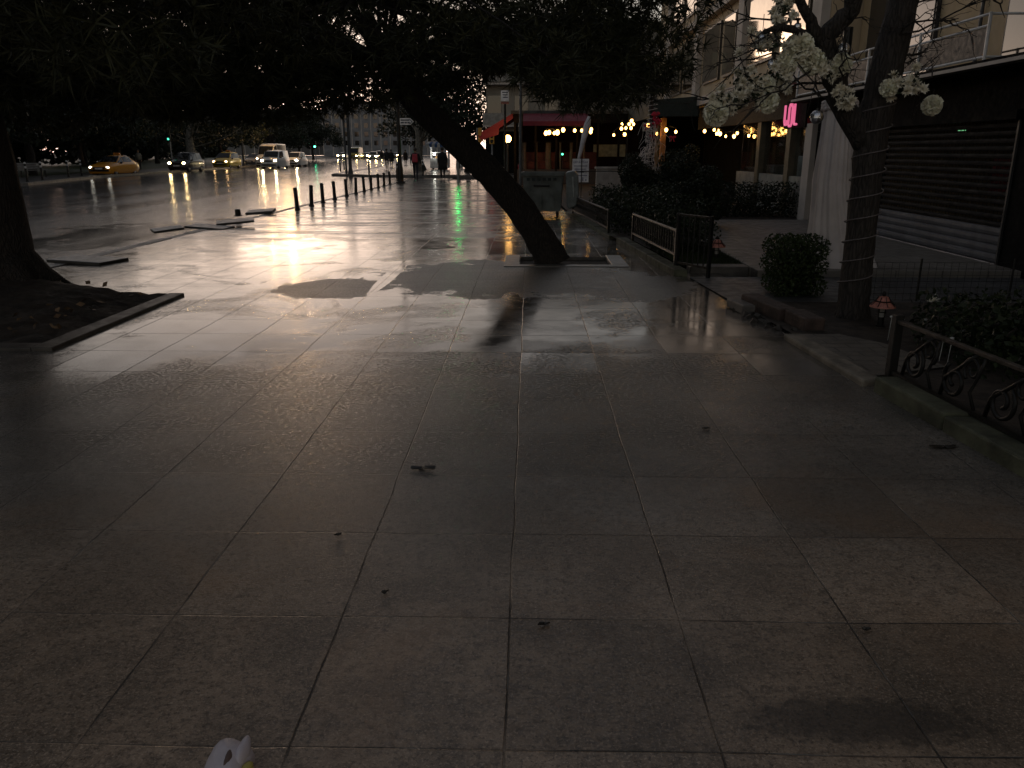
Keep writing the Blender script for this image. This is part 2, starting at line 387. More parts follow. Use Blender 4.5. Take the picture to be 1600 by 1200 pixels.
# ================================================================== SETTING
def sheet(name, polys, z, m):
    mb = MB()
    for p in polys: mb.add([(x, y, z) for x, y in p], [tuple(range(len(p)))])
    return struct(mb.build(name, m))
sheet('ground', [[(-900, -900), (900, -900), (900, 1500), (-900, 1500)]], -.20, SOIL)
sheet('road', [[(-60, -40), (-5, -40), (-5, 60), (60, 60), (60, 40), (70, 40), (70, 640), (-260, 640), (-60, 120)]], -.125, ROAD)
# pavement: rows of slabs with the two tree pits left open
xs = [-6.8, -6.7, -4.15, -.13, 1.21, 2.6]; ys = [-6, 6.55, 9.0, 11.67, 12.6, 47.5]
def rects(xs, ys, holes):
    out = []
    for i in range(len(xs)-1):
        for j in range(len(ys)-1):
            if any(h[0] <= (xs[i]+xs[i+1])/2 <= h[1] and h[2] <= (ys[j]+ys[j+1])/2 <= h[3] for h in holes): continue
            out.append([(xs[i], ys[j]), (xs[i+1], ys[j]), (xs[i+1], ys[j+1]), (xs[i], ys[j+1])])
    return out
PIT = (-.13, 1.21, 11.67, 12.6); BED = (-6.7, -4.15, 6.55, 9.0)
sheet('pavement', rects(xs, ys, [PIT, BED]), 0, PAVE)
# beyond the side street the pavement widens to the left
FARP = [(-14.3, 59.2), (-10.8, 56.6), (-5, 56), (6, 56), (6, 300), (-44, 300), (-27, 190), (-18, 105), (-15.2, 80)]
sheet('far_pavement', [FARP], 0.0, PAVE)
# park-side pavement
PKP = [(-26.2, -20), (-26.2, 42), (-28.9, 54.5), (-30.4, 80), (-34, 110), (-70, 300), (-130, 300), (-130, -20)]
sheet('park_pavement', [PKP], 0.0, mat('park_paving', (.07, .066, .06), .5, var=.4, scale=.6, bump=.3))
sheet('park_lawn', [[(-31.5, -20), (-31.5, 44), (-33.5, 60), (-36, 90), (-75, 300), (-129, 300), (-129, -20)]], .02, GRASSM)
def kerb(name, line, w, z0, z1, m, side=1):
    mb = MB()
    for (a, b) in zip(line[:-1], line[1:]):
        a = Vector((*a, 0)); b = Vector((*b, 0)); n = max(1, int((b-a).length/1.0)); d = (b-a).normalized(); q = Vector((-d.y, d.x, 0))*side
        for k in range(n):
            p0 = a+(b-a)*(k/n)+d*.004; p1 = a+(b-a)*((k+1)/n)-d*.004; e = rnd.uniform(-.006, .006)
            vs = [p0, p1, p1+q*w, p0+q*w]
            mb.add([(v.x, v.y, z0) for v in vs]+[(v.x, v.y, z1+e) for v in vs], [(0, 3, 2, 1), (4, 5, 6, 7), (0, 1, 5, 4), (1, 2, 6, 5), (2, 3, 7, 6), (3, 0, 4, 7)])
    return struct(mb.build(name, m, bevel=.008))
kerb('kerb', [(-6.8, -6), (-6.8, 47.5)], .2, -.2, .006, STONE)
kerb('kerb', [(-6.8, 47.5), (2.6, 47.5)], .2, -.2, .006, STONE)
kerb('kerb', FARP[3::-1][2:] + [FARP[0]] if False else [(6, 56), (-5, 56), (-10.8, 56.6), (-14.3, 59.2), (-15.2, 80), (-18, 105), (-27, 190), (-44, 300)], .2, -.2, .03, STONE, -1)
kerb('kerb', PKP[1:6], .2, -.2, .03, STONE, -1)
kerb('kerb', PKP[0:2], .2, -.2, .03, STONE, -1)
# tree pit beside the leaning tree
sheet('tree_pit_soil', [[(-.13, 11.67), (1.21, 11.67), (1.21, 12.6), (-.13, 12.6)]], -.05, SOIL)
mb = MB()
for a in ((-.14, -.13, 11.66, 12.61), (1.21, 1.22, 11.66, 12.61), (-.13, 1.21, 11.66, 11.67), (-.13, 1.21, 12.6, 12.61)): mb.bb(*a, -.06, -.002)
struct(mb.build('tree_pit_edge', STONE))
# raised dressed rim slabs round the pit
mb = MB()
mb.bb(-.36, 1.45, 11.46, 11.66, -.02, .012); mb.bb(-.36, -.14, 11.664, 12.75, -.02, .012); mb.bb(1.22, 1.45, 11.664, 12.75, -.02, .012)
struct(mb.build('tree_pit_rim', mat('pit_rim_slab', (.15, .14, .13), .35, var=.3, scale=3, bump=.4, bscale=40), bevel=.006))
# soil mound of the left bed with its kerb
g = np.random.default_rng(3); mb = MB(); N = 34
for i in range(N+1):
    for j in range(N+1):
        x = -6.7+2.55*i/N; y = 6.55+2.45*j/N
        e = min(i, j, N-i, N-j)/N*2
        z = .0+.24*min(1, e*2.6)*(math.exp(-((x+5.9)**2+(y-8.6)**2)/2.0)+.18)+.03*g.random()
        mb.v.append((x, y, z))
for i in range(N):
    for j in range(N):
        a = i*(N+1)+j; mb.f.append((a, a+N+1, a+N+2, a+1))
bedsoil = struct(mb.build('planting_bed_soil', SOIL, smooth=True))
mb = MB()
mb.bb(-4.15, -3.97, 6.37, 9.03, -.05, .03); mb.bb(-6.8, -4.154, 6.37, 6.55, -.05, .027)
struct(mb.build('planting_bed_kerb', mat('dirty_kerb', (.062, .055, .048), .5, var=.45, scale=4, bump=.5, bscale=35), bevel=.01))
# dead leaves on the bed
P = np.column_stack([g.uniform(-6.6, -4.2, 110), g.uniform(6.7, 8.9, 110), np.zeros(110)])
P[:, 2] = .05+.18*np.exp(-((P[:, 0]+5.9)**2+(P[:, 1]-8.6)**2)/2.0)+.02
o = np_mesh('leaf_litter', leaves(P, .08, g, flat=.7), 4, mat('dead_leaves', (.12, .075, .04), .7, var=.6, scale=9, bump=0)); o['kind'] = 'stuff'
tag(o, 'scattered brown dead leaves on the dark soil round the left trunk', 'leaf litter')

# garden on the right --------------------------------------------------------
def bx(y): return 2.62-(y-3)*.088 if y < 22 else .95
ysamp = [-4, 3, 5.2, 7, 8.6]
sheet('garden_soil', [[(bx(y)+.1, y) for y in ysamp]+[(6.4, 8.6), (6.4, -4)]], .03, SOIL)
sheet('garden_path', [[(2.44, 5.55), (3.15, 5.85), (3.0, 6.6), (2.75, 6.95), (2.36, 6.95)]], .045, paver_mat('garden_bricks', (.13, .115, .095), (.17, .15, .125), .28, .14, .6))
struct(MB().prism([(2.36, 5.45), (2.52, 5.5), (2.42, 6.95), (2.26, 6.95)], 'z', -.02, .05).build('garden_edge', mat('mortar_edge', (.19, .165, .13), .7, var=.4, scale=6, bump=.7, bscale=25), bevel=.02))
sheet('side_path', [[(2.25, 8.6), (6.4, 8.6), (6.4, 10.5), (2.1, 10.5)]], .012, paver_mat('side_path_paving', (.10, .10, .10), (.075, .075, .078), .4, .2, .5))
mb = MB(); mb.bb(3.0, 6.42, 10.5, 18.6, -.05, .10)
struct(mb.build('courtyard_paving', paver_mat('pale_courtyard_slabs', (.22, .20, .175), (.19, .172, .15), .6, .6, .55), bevel=.01))
mb = MB(); mb.bb(2.2, 2.995, 10.9, 11.2, -.05, .09)
struct(mb.build('lawn_kerb', STONE, bevel=.01))
sheet('lawn_soil', [[(2.15, 11.2), (2.995, 11.2), (2.995, 14.8), (1.85, 14.8)]], .06, SOIL)
sheet('garden_soil', [[(1.6, 14.8), (2.995, 14.8), (2.995, 18.6), (6.42, 18.6), (6.42, 40), (-.2, 40), (.95, 24), (1.05, 21.4)]], .06, SOIL)
P = np.column_stack([g.uniform(2.1, 2.98, 2600), g.uniform(11.22, 13.6, 2600), np.full(2600, .05)])
D = np.tile([0, 0, 1.5], (len(P), 1)); o = np_mesh('lawn_grass', tufts(P, D, .09, .008, 4, g), 3, GRASSM); tag(o, 'short green grass strip beside the small roofed lantern', 'grass', kind='stuff')
# garden kerb on the pavement side
mb = MB()
def kline(y0, y1, h, w=.16):
    n = max(1, int((y1-y0)/.8))
    for k in range(n):
        a = y0+(y1-y0)*k/n; b = y0+(y1-y0)*(k+1)/n
        mb.prism([(bx(a)-.02, a+.004), (bx(b)-.02, b-.004), (bx(b)+w, b-.004), (bx(a)+w, a+.004)], 'z', -.05, h+rnd.uniform(-.01, .01))
kline(15.3, 21.6, .07); kline(10.6, 14.6, .10); kline(-2, 5.35, .10, .2)
struct(mb.build('garden_kerb', mat('mossy_kerb', (.085, .088, .055), .75, var=.5, scale=5, bump=.8, bscale=22), bevel=.015))
# ================================================================== TREES
def limb(mb, p0, p1, r0, r1, g, seg=6, sag=.1, n=6):
    p0 = Vector(p0); p1 = Vector(p1); pts = []; rs = []
    off = Vector(g.normal(size=3))*(p1-p0).length*.06
    for i in range(n+1):
        t = i/n; pts.append(p0.lerp(p1, t)+off*math.sin(math.pi*t)+Vector((0, 0, sag*math.sin(math.pi*t)))); rs.append(r0+(r1-r0)*t)
    mb.tube(pts, rs, seg); return pts
# --- the leaning pine ---------------------------------------------------------
g = np.random.default_rng(11)
LT = thing('pine_tree', 'leaning pine, its thick dark trunk slanting left out of a pit in the pavement', 'tree', (.36, 12.0, -.05))
B = Vector((.36, 12.0, -.05))
path = [(.37, 12.0, -.06), (.31, 12.0, .10), (.16, 12.0, .36), (-.10, 12.0, .76), (-.41, 12.0, 1.12), (-.74, 12.0, 1.46), (-1.14, 12.0, 1.82), (-1.62, 11.95, 2.25), (-2.05, 11.9, 2.8), (-2.35, 11.8, 3.6)]
path = [Vector(p)-B for p in path]
mb = MB(); 
pts = []; rad = []
R0 = [.285, .25, .222, .21, .205, .20, .195, .18, .15, .11]
for i in range(len(path)-1):
    for k in range(4):
        t = k/4; p = path[i].lerp(path[i+1], t); pts.append(p+Vector((rnd.uniform(-.008, .008), rnd.uniform(-.008, .008), 0))); rad.append((R0[i]+(R0[i+1]-R0[i])*t)*rnd.uniform(.96, 1.04))
mb.tube(pts, rad, 20, lump=.05); mb.build('trunk', BARK, LT, smooth=True)
lb = MB(); clumps = []
BOT_U = [0, 450, 540, 590, 620, 655, 700, 735, 770, 820, 845, 900, 1000, 1060, 1095]; BOT_V = [205, 195, 188, 174, 172, 180, 172, 146, 130, 124, 174, 184, 166, 140, 95]
def low_edge(x, y): return 1.6+(236-np.interp(826+x/y*FPX, BOT_U, BOT_V))/FPX*y
def crown_clump(x, y, z, s=1.0):
    z = max(z, low_edge(x, y)+.27*s, low_edge(x-.4*s, y)+.1, low_edge(x+.4*s, y)+.1); clumps.append((x-B.x, y-B.y, z-B.z, .62*s, .62*s, .30*s))
for i in range(30):                         # low boughs left of the trunk
    x = g.uniform(-5.2, -2.7); y = g.uniform(10.8, 13.4); crown_clump(x, y, low_edge(x, y)+g.uniform(.2, .6), .85)
starts = [path[8], path[8], path[9], path[9]]
for i in range(140):
    x = g.uniform(-7.3, 1.7); y = g.uniform(8.4, 15.3)
    dist = math.hypot((x+2.6)/5.2, (y-12.4)/5.0)
    if dist > 1.02: continue
    lo = low_edge(x, y)+.2+.3*max(0, dist-.8)
    z = lo+abs(g.normal())*.75
    top = 5.3-2.0*dist**2
    if y < 10.2: top = min(top, 3.7)
    if z > top: z = g.uniform(lo+.1, top)
    crown_clump(x, y, z, g.uniform(.8, 1.35))
for i in range(26):                         # the right-hand boughs that droop in front of the facade
    x = g.uniform(-.6, 1.75); y = g.uniform(10.6, 13.6); z = low_edge(x, y)+g.uniform(.2, 1.3)
    crown_clump(x, y, z, g.uniform(.6, 1.0))
for i in range(46):                         # upper storey
    a = g.uniform(0, 2*math.pi); r = g.uniform(0, 1)**.5; x = -2.8+4.3*r*math.cos(a); y = 12.6+2.7*r*math.sin(a)
    crown_clump(x, y, g.uniform(3.8, 5.8-1.2*r), 1.35)
for (x, y, z, a, b, c) in clumps[::2]:
    s = starts[int(g.integers(0, 4))]; limb(lb, s, (x, y, z+.05), .035, .008, g, 5, .3)
lb.build('limbs', BARK, LT, smooth=True)
P, D = sample_blobs(clumps, 19000, g, .45)
np_mesh('crown', tufts(P, D, .17, .017, 12, g), 3, PINE, LT)
# --- the tree at the left edge -----------------------------------------------
g = np.random.default_rng(21); B = Vector((-5.90, 8.7, .1))
L2 = thing('dark_tree', 'massive dark trunk flaring into the soil bed at the left edge of the pavement', 'tree', B)
mb = MB(); pts = []; rad = []
for i in range(26):
    t = i/25; z = -.1+4.6*t
    pts.append(Vector((-.02+.05*math.sin(z*1.3)-.02*z, .03*math.sin(z), z))); rad.append(.38+.26*math.exp(-max(0, z)*4.2)-.03*z)
mb.tube(pts, rad, 28, lump=.05)
for a in (-.5, .25, 1.2, 2.6, 4.0):         # root flares
    d = Vector((math.cos(a), math.sin(a), 0)); mb.tube([d*.28+Vector((0, 0, .36)), d*.45+Vector((0, 0, .15)), d*.64+Vector((0, 0, .03)), d*.85+Vector((0, 0, -.08))], [.15, .13, .09, .05], 10, lump=.1)
mb.build('trunk', BARK, L2, smooth=True)
lb = MB(); clumps = []
for i in range(150):
    x = g.uniform(-4.2, 3.0); y = g.uniform(-4.6, 4.8)
    d = math.hypot(x/4.2, y/5.3)
    if d > 1: continue
    lo = 1.66+.047*(y+9.25)+.12-B.z
    clumps.append((x, y, g.uniform(lo+.1, max(lo+.3, 6.0-2.4*d*d)), .75, .75, .38))
for c in clumps[::2]: limb(lb, (0, 0, g.uniform(3.2, 4.3)), (c[0], c[1], c[2]+.1), .035, .008, g, 5, .3)
lb.build('limbs', BARK, L2, smooth=True)
P, D = sample_blobs(clumps, 13000, g, .5)
np_mesh('crown', tufts(P, D, .18, .02, 11, g), 3, PINE, L2)
# --- park trees across the road -------------------------------------------------
def broad_tree(name, label, loc, h, cr, seed, trunkm=BARK, lean=0, nleaf=8600, group='dark trees along the park side of the road', lowz=2.6, leafm=DARKLEAF, ls=.30, tr=.22):
    g = np.random.default_rng(seed); t = thing(name, label, 'tree', loc, 0, group)
    mb = MB(); n = 10; pts = [Vector((lean*(i/n)**1.5*h*.5+.06*math.sin(i*1.9+seed), .06*math.cos(i*1.3+seed), h*.72*i/n-.05)) for i in range(n+1)]
    mb.tube(pts, [tr*(1.45 if i == 0 else 1)*(1-.75*i/n) for i in range(n+1)], 10, lump=.1); mb.build('trunk', trunkm, t, smooth=True)
    lb = MB(); bl = []
    for i in range(34):
        a = g.uniform(0, 6.28); r = cr*g.random()**.5; k = r/cr
        z = g.uniform(lowz+.4*k, max(lowz+.6, h-(h*.45)*k*k)); bl.append((pts[6].x+r*math.cos(a), r*math.sin(a), z, cr*.27, cr*.27, cr*.2))
    for b in bl[::2]: limb(lb, pts[int(g.integers(3, 8))], b[:3], .06, .015, g, 5)
    lb.build('limbs', trunkm, t, smooth=True)
    P, D = sample_blobs(bl, nleaf, g, .4); np_mesh('crown', leaves(P, ls, g, .2, .6), 4, leafm, t); return t
protos = []
spec = [(-33.0, 30, 9.5, 'dark broad tree at the far left across the road, nearest the camera'), (-32.6, 42, 9, 'dark tree behind the park bench across the road'),
        (-33.5, 55, 9.6, 'dark tree above the amber taxi on the park side'), (-34.5, 69, 9.2, 'dark tree above the black car with lit headlights'),
        (-36, 96, 9.5, 'dark tree above the white minibus'), (-36.0, 116, 9.0, 'dark tree on the park side above the small white car'),
        (-38.0, 136, 9.8, 'dark park tree beyond the row of white cars'), (-42, 160, 10, 'farthest dark park tree before the green traffic signal')]
for i, (x, y, h, lab) in enumerate(spec):
    if i < 3: protos.append(broad_tree('park_tree', lab, (x, y, 0), h, 5.6, 40+i))
    else:
        s = .95+.1*rnd.random(); dup(protos[i % 3], (x, y, 0), rnd.uniform(0, 6), lab, s)
broad_tree('plane_tree', 'pale-barked plane trunk between the black car and the yellow-green taxi', (-32.6, 79, 0), 9, 5.5, 60, PALEBARK, .1, 4200, tr=.5)
dup(protos[1], (-38.5, 63, 0), 2.2, 'dark park tree standing between the bench and the amber taxi, set back from the road', 1.05); dup(protos[2], (-50, 92, 0), 4.1, 'dark tree at the back of the park, in the gap left of the black car', 1.1)
# second rank, deeper in the park
for i, (x, y) in enumerate([(-41, 24), (-43, 38), (-44, 52), (-46, 68), (-47, 86), (-49, 108), (-52, 130)]):
    dup(protos[(i+1) % 3], (x, y, 0), rnd.uniform(0, 6), ['dark tree deep in the park, left of the bench', 'dark tree deep in the park behind the bench', 'dark tree deep in the park behind the amber taxi', 'dark tree deep in the park behind the black car',
        'dark tree deep in the park behind the pale plane trunk', 'dark tree deep in the park behind the white minibus', 'dark tree deep in the park farthest up the road'][i], rnd.uniform(1.0, 1.2))
g = np.random.default_rng(5); bl = []
for y in range(-40, 260, 6):
    for k in range(3): bl.append((-54-abs(y-60)*.06+g.uniform(-3, 3)-(max(0, y-110)*.22), y+g.uniform(-3, 3), g.uniform(.8, 7.6), 3.4, 3.6, 1.8))
P, D = sample_blobs(bl, 60000, g, .4)
tag(np_mesh('park_wood', leaves(P, .75, g, .2, .7), 4, DARKLEAF), 'dark mass of undergrowth and trees at the back of the park', 'wood', kind='stuff')
# trees beyond the side street, right of the lamp post
broad_tree('plane_tree', 'forked pale plane tree behind the man with the red backpack', (-9.6, 72, 0), 10, 4.6, 77, PALEBARK, 0, 4500, 'street trees beyond the side street', 4.2, DARKLEAF, .3, .42)
broad_tree('street_tree', 'dark street tree behind the blue striped kiosk', (-7.2, 84, 0), 10, 5.2, 78, BARK, 0, 5200, 'street trees beyond the side street', 2.6, DARKLEAF, .32)
broad_tree('street_tree', 'dark street tree hidden behind the leaning pine trunk', (-4.9, 66, 0), 8.5, 3.6, 79, BARK, 0, 4200, 'street trees beyond the side street', 3.0, DARKLEAF, .28)
broad_tree('street_tree', 'far dark street tree left of the forked plane tree', (-13.0, 98, 0), 10, 4.6, 81, BARK, 0, 4200, 'street trees beyond the side street', 3.4, DARKLEAF, .32)
# small clipped and wild shrubs ----------------------------------------------------
def shrub(name, label, loc, blobs, n, size, seed, m=HEDGE, cat='bush', group=None, stems=True):
    g = np.random.default_rng(seed); t = thing(name, label, cat, loc, 0, group)
    P, D = sample_blobs(blobs, n, g, .7); np_mesh('foliage', leaves(P, size, g, .1, .6), 4, m, t)
    mb = MB()
    for b in blobs: limb(mb, (b[0]*.4, b[1]*.4, -.02), (b[0], b[1], b[2]), .014, .006, g, 5)
    mb.build('stem', BARK, t, smooth=True); return t
def boxblobs(w, d, h, nx, ny, nz, r):
    return [(-w/2+w*(i+.5)/nx+rnd.uniform(-.02, .02), -d/2+d*(j+.5)/ny, h*(k+.5)/nz, r, r, r) for i in range(nx) for j in range(ny) for k in range(nz)]
bb = boxblobs(.56, .6, .62, 3, 3, 3, .14)
shrub('clipped_bush', 'cube-shaped clipped green bush beside the wire-wrapped tree trunk', (3.06, 9.25, .03), bb, 9000, .035, 1, leaf_mat('box_leaves', (.018, .035, .009), (.048, .07, .02), sc=6))
bb = boxblobs(2.2, 1.3, .40, 7, 4, 2, .2)
shrub('low_hedge', 'dark low hedge behind the scrollwork fence at the right edge', (4.35, 6.1, .03), bb, 9000, .05, 2)
bb = boxblobs(1.9, 6.2, .62, 5, 13, 2, .28)
shrub('long_hedge', 'long dark hedge behind the farthest low iron fence', (2.55, 18.4, .06), bb, 15000, .06, 3, leaf_mat('laurel', (.010, .018, .007), (.034, .048, .019), sc=4))
bb = boxblobs(.8, 3.0, .48, 3, 7, 2, .22)
shrub('fence_hedge', 'dense dark shrub right behind the middle iron fence panel', (2.42, 13.6, .06), bb, 8000, .05, 4)
shrub('round_shrub', 'tall dark rounded shrub at the edge of the pale courtyard', (3.55, 17.2, .06), [(0, 0, .6, .4, .4, .45), (.2, .2, .9, .35, .35, .35), (-.3, .1, .5, .35, .35, .4), (.35, -.1, .45, .3, .3, .3)], 7000, .06, 5, DARKLEAF)
bb = boxblobs(3.6, 1.0, .75, 9, 3, 2, .28)
shrub('back_hedge', 'straight dark hedge below the lit shop window behind the courtyard', (4.9, 20.2, .06), bb, 10000, .06, 6, DARKLEAF)
for i, (x, y, s, l) in enumerate([(4.2, 23.5, 1.0, 'loose dark shrub in front of the shop window beneath the white blossoms'), (4.9, 26.2, 1.15, 'loose dark shrub under the bare right end of the bulb string'), (3.2, 24.2, 1.0, 'loose dark shrub right of the twig tree with red bows'), (4.6, 28.2, .8, 'loose dark shrub in front of the pale low wall')]):
    if i == 0: sp = shrub('loose_shrub', l, (x, y, .06), [(0, 0, .7, .5, .5, .5), (.3, .2, 1.0, .4, .4, .4), (-.35, .1, .55, .45, .45, .45), (.1, -.2, 1.25, .25, .25, .3)], 5200, .075, 9, DARKLEAF, group='loose shrubs in the garden')
    else: dup(sp, (x, y, .06), i*1.7, l, s)
# ================================================================== BUILDINGS
WF = 6.5
# --- shutter shop building, right ------------------------------------------------
bA = thing('apartment_building', 'beige apartment block above the closed roller shutter on the right', 'building', (WF, 8, 0))
def lw(mb): # make verts local to an empty
    return mb
def part(mb, name, m, root, **k):
    l = root.location; mb.v = [(x-l.x, y-l.y, z-l.z) for x, y, z in mb.v]; return mb.build(name, m, root, **k)
mb = MB(); mb.bb(7.3, 16, -2, 19.2, 2.66, 14); mb.bb(6.56, 16, 15.6, 19.2, 0, 2.66); mb.bb(6.56, 16, -2, 10.6, 0, 2.66); mb.bb(9.8, 16, 10.6, 15.6, 0, 2.66)
mb.bb(6.56, 9.8, 10.6, 15.6, 2.3, 2.66)
part(mb, 'wall', BEIGE, bA)
part(MB().bb(6.42, 6.556, -2, 19.2, 2.02, 2.62), 'fascia', BLACKPAN, bA)
for y in ((8.2, 11.06), (15.3, 19.2)): part(MB().bb(6.42, 6.555, *y, 0, 2.015), 'black_pillar', BLACKPAN, bA)
mb = MB(); mb.bb(6.30, 6.41, 11.0, 15.4, 2.0, 2.12)
part(mb, 'shutter_box', BLACKPAN, bA)
part(MB().bb(5.9, 7.29, 9.0, 19.1, 2.63, 2.74), 'balcony_slab', BLACKPAN, bA)
part(MB().bb(5.87, 5.897, 9.0, 19.1, 2.655, 2.70), 'edge_trim', WHITEP, bA)
# balcony railing
mb = MB()
for z in (2.78, 3.16, 3.30): mb.tube([(5.93, 11.3, z), (5.93, 18.9, z)], .018, 6)
for y in (11.3, 13.2, 15.1, 17.0, 18.9): mb.tube([(5.93, y, 2.74), (5.93, y, 3.32)], .022, 6)
for z in (2.78, 3.30): mb.tube([(5.93, 11.3, z), (7.25, 11.3, z)], .018, 6)
part(mb, 'balcony_railing', WHITEPL, bA)
mb = MB()
for y in (11.3, 13.2, 15.1, 17.0): part(MB().bb(5.935, 5.95, y+.03, y+1.87, 2.80, 3.14), 'railing_panel', mat('frosted_panel', (.055, .052, .05), .5, var=.25, spec=.25), bA)
mb = MB(); mb.bb(6.9, 7.29, 11.0, 11.28, 2.75, 9)
part(mb, 'corner_post', WHITEP, bA)
for (y0, y1) in ((7.2, 10.6), (11.6, 13.3), (15.6, 18.6)):
    f = part(MB().bb(7.22, 7.296, y0, y1, 2.8, 5.2), 'window_frame', DARKST, bA)
    q = MB().bb(7.205, 7.218, y0+.06, y1-.06, 2.86, 5.14); l = bA.location
    q.v = [(x-l.x, y-l.y, z-l.z) for x, y, z in q.v]; q.build('window_pane', GLASS, f)
for k in range(3):
    for (y0, y1) in ((2, 4.5), (7.2, 9.8), (12, 14.2), (15.8, 18.2)):
        part(MB().bb(7.24, 7.297, y0, y1, 6.2+2.8*k, 7.7+2.8*k), 'window', GLASS, bA)
for y in (14.1, 12.9): part(MB().tube([(7.25, y, 2.75), (7.25, y, 8)], .03, 6), 'drainpipe', DARKST, bA)
# shop interior behind the shutter
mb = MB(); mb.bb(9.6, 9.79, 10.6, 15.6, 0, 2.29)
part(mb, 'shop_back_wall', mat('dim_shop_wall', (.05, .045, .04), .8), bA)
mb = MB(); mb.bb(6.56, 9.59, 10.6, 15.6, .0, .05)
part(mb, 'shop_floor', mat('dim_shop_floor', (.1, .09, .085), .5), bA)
# roller shutter -------------------------------------------------------------------
sh = thing('roller_shutter', 'closed roller shutter with see-through slats above and pale solid slats at the foot', 'shutter', (6.44, 13.2, 0))
mb = MB(); 
for k in range(4):
    z0 = .12+k*.119
    mb.prism([(0, z0), (-.012, z0+.012), (-.024, z0+.055), (-.02, z0+.10), (0, z0+.116)], 'y', -2.1, 2.1)
mb.build('solid_slats', mat('galvanised_slat', (.11, .115, .13), .6, .0, var=.2, scale=3, spec=.3), sh)
mb = MB()
for k in range(14):
    z0 = .60+k*.1
    mb.prism([(0, z0), (-.018, z0+.01), (-.024, z0+.035), (-.018, z0+.058), (0, z0+.066)], 'y', -2.1, 2.1)
for k in range(43): mb.bb(-.006, .0, -2.1+k*.1-.006, -2.1+k*.1+.006, .6, 2.0)
mb.build('perforated_slats', mat('dull_slat', (.012, .012, .0135), .75, .0, var=.3, scale=3, spec=.15), sh)
MB().bb(-.045, .01, -2.1, 2.1, .015, .115).build('bottom_bar', mat('shutter_foot', (.20, .20, .215), .4, .6), sh, bevel=.006)
for y in (-2.14, 2.105): MB().bb(-.05, .02, y, y+.035, 0, 2.0).build('guide_rail', DARKST, sh)
# things seen through the slats
rb = thing('shop_banner', 'dull red banner hanging inside the shop behind the roller shutter', 'banner', (7.6, 13.0, .9))
MB().bb(-.01, .01, -.9, .7, 0, .62).build('cloth', mat('red_banner', (.22, .02, .025), .7, var=.3), rb); MB().tube([(0, -.95, .64), (0, .75, .64)], .015, 6).build('rod', DARKST, rb)
ex = thing('exit_sign', 'small dim green lit sign above the roller shutter', 'sign', (6.7, 13.05, 1.93))
MB().bb(-.02, .02, -.13, .13, -.04, .04).build('housing', DARKST, ex); MB().bb(-.03, -.021, -.12, .12, -.03, .03).build('lit_face', emit('dim_green', (.25, .8, .35), .35), ex)
mb = MB()
st = thing('ceiling_lamp', 'dim pale strip lamp inside the shop behind the top of the shutter', 'lamp', (7.2, 14.0, 1.85))
MB().bb(-.05, .05, -.2, .2, .02, .05).build('housing', WHITEPL, st); MB().bb(-.04, .04, -.19, .19, 0, .018).build('tube', emit('strip', (1, .95, .85), .6), st)
# --- facade with reflecting windows --------------------------------------------------
bB = thing('apartment_building', 'pale apartment block with tall reflecting windows and white pilasters', 'building', (WF, 19.3, 0))
mb = MB(); mb.bb(6.62, 16, 19.25, 44, 3.2, 14); mb.bb(8.8, 16, 19.25, 44, 0, 3.2); mb.bb(6.62, 8.8, 41, 44, 0, 3.2)
part(mb, 'wall', mat('beige_facade', (.54, .42, .28), .8, var=.12, scale=1, bump=.15), bB)
for y in (19.6, 26.6, 33.4, 40.2): part(MB().bb(6.42, 6.613, y-.32, y+.32, 3.22, 14), 'pilaster', WHITEP, bB)
for z in ((3.25, 3.55), (6.2, 6.45), (9.2, 9.45)): part(MB().bb(6.36, 6.611, 19.25, 44, *z), 'ledge', WHITEP, bB)
part(MB().bb(5.95, 6.6, 19.3, 22.4, 3.08, 3.19), 'canopy', mat('pale_canopy', (.36, .31, .25), .7), bB, bevel=.02)
part(MB().bb(6.42, 6.6, 19.3, 32, 2.38, 3.07), 'shop_fascia', mat('brown_fascia', (.035, .028, .02), .7, spec=.1), bB)
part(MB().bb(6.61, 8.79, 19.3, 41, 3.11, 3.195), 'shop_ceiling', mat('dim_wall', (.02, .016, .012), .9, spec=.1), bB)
for fl, zz in ((0, (4.0, 5.9)), (1, (6.9, 8.8)), (2, (9.9, 11.8))):
    for y0, y1 in ((20.5, 22.6), (23.2, 26.0), (27.6, 29.2), (29.8, 32.4), (34.2, 36.4), (37, 39.4)):
        f = part(MB().bb(6.54, 6.618, y0, y1, *zz), 'window_frame', mat('window_frame_dark', (.05, .045, .04), .4), bB)
        q = MB().bb(6.52, 6.536, y0+.08, y1-.08, zz[0]+.08, zz[1]-.08); l = bB.location; q.v = [(x-l.x, y-l.y, z-l.z) for x, y, z in q.v]
        q.build('window_pane', REFLGLASS, f)
for y in (20.9, 23.6): part(MB().bb(6.45, 6.7, y-.16, y+.16, 0, 2.37), 'shop_column', mat('olive_column', (.12, .10, .06), .6), bB)
part(MB().bb(6.3, 6.6, 18.75, 19.2, 0, 2.2), 'white_column', WHITEP, bB)
part(MB().bb(6.5, 6.75, 19.2, 26, 0, 1.0), 'stall_riser', mat('pale_riser', (.28, .29, .27), .5), bB)
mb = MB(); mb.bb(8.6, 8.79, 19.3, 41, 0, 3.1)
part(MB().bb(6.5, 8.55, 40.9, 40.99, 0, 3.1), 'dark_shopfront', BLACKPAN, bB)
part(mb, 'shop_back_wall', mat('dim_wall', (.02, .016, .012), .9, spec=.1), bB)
part(MB().bb(6.6, 6.615, 19.21, 25.9, 1.01, 2.37), 'shop_window', mat('shop_glass', (.8, .8, .8), .02, var=.02, bump=0, trans=1), bB)
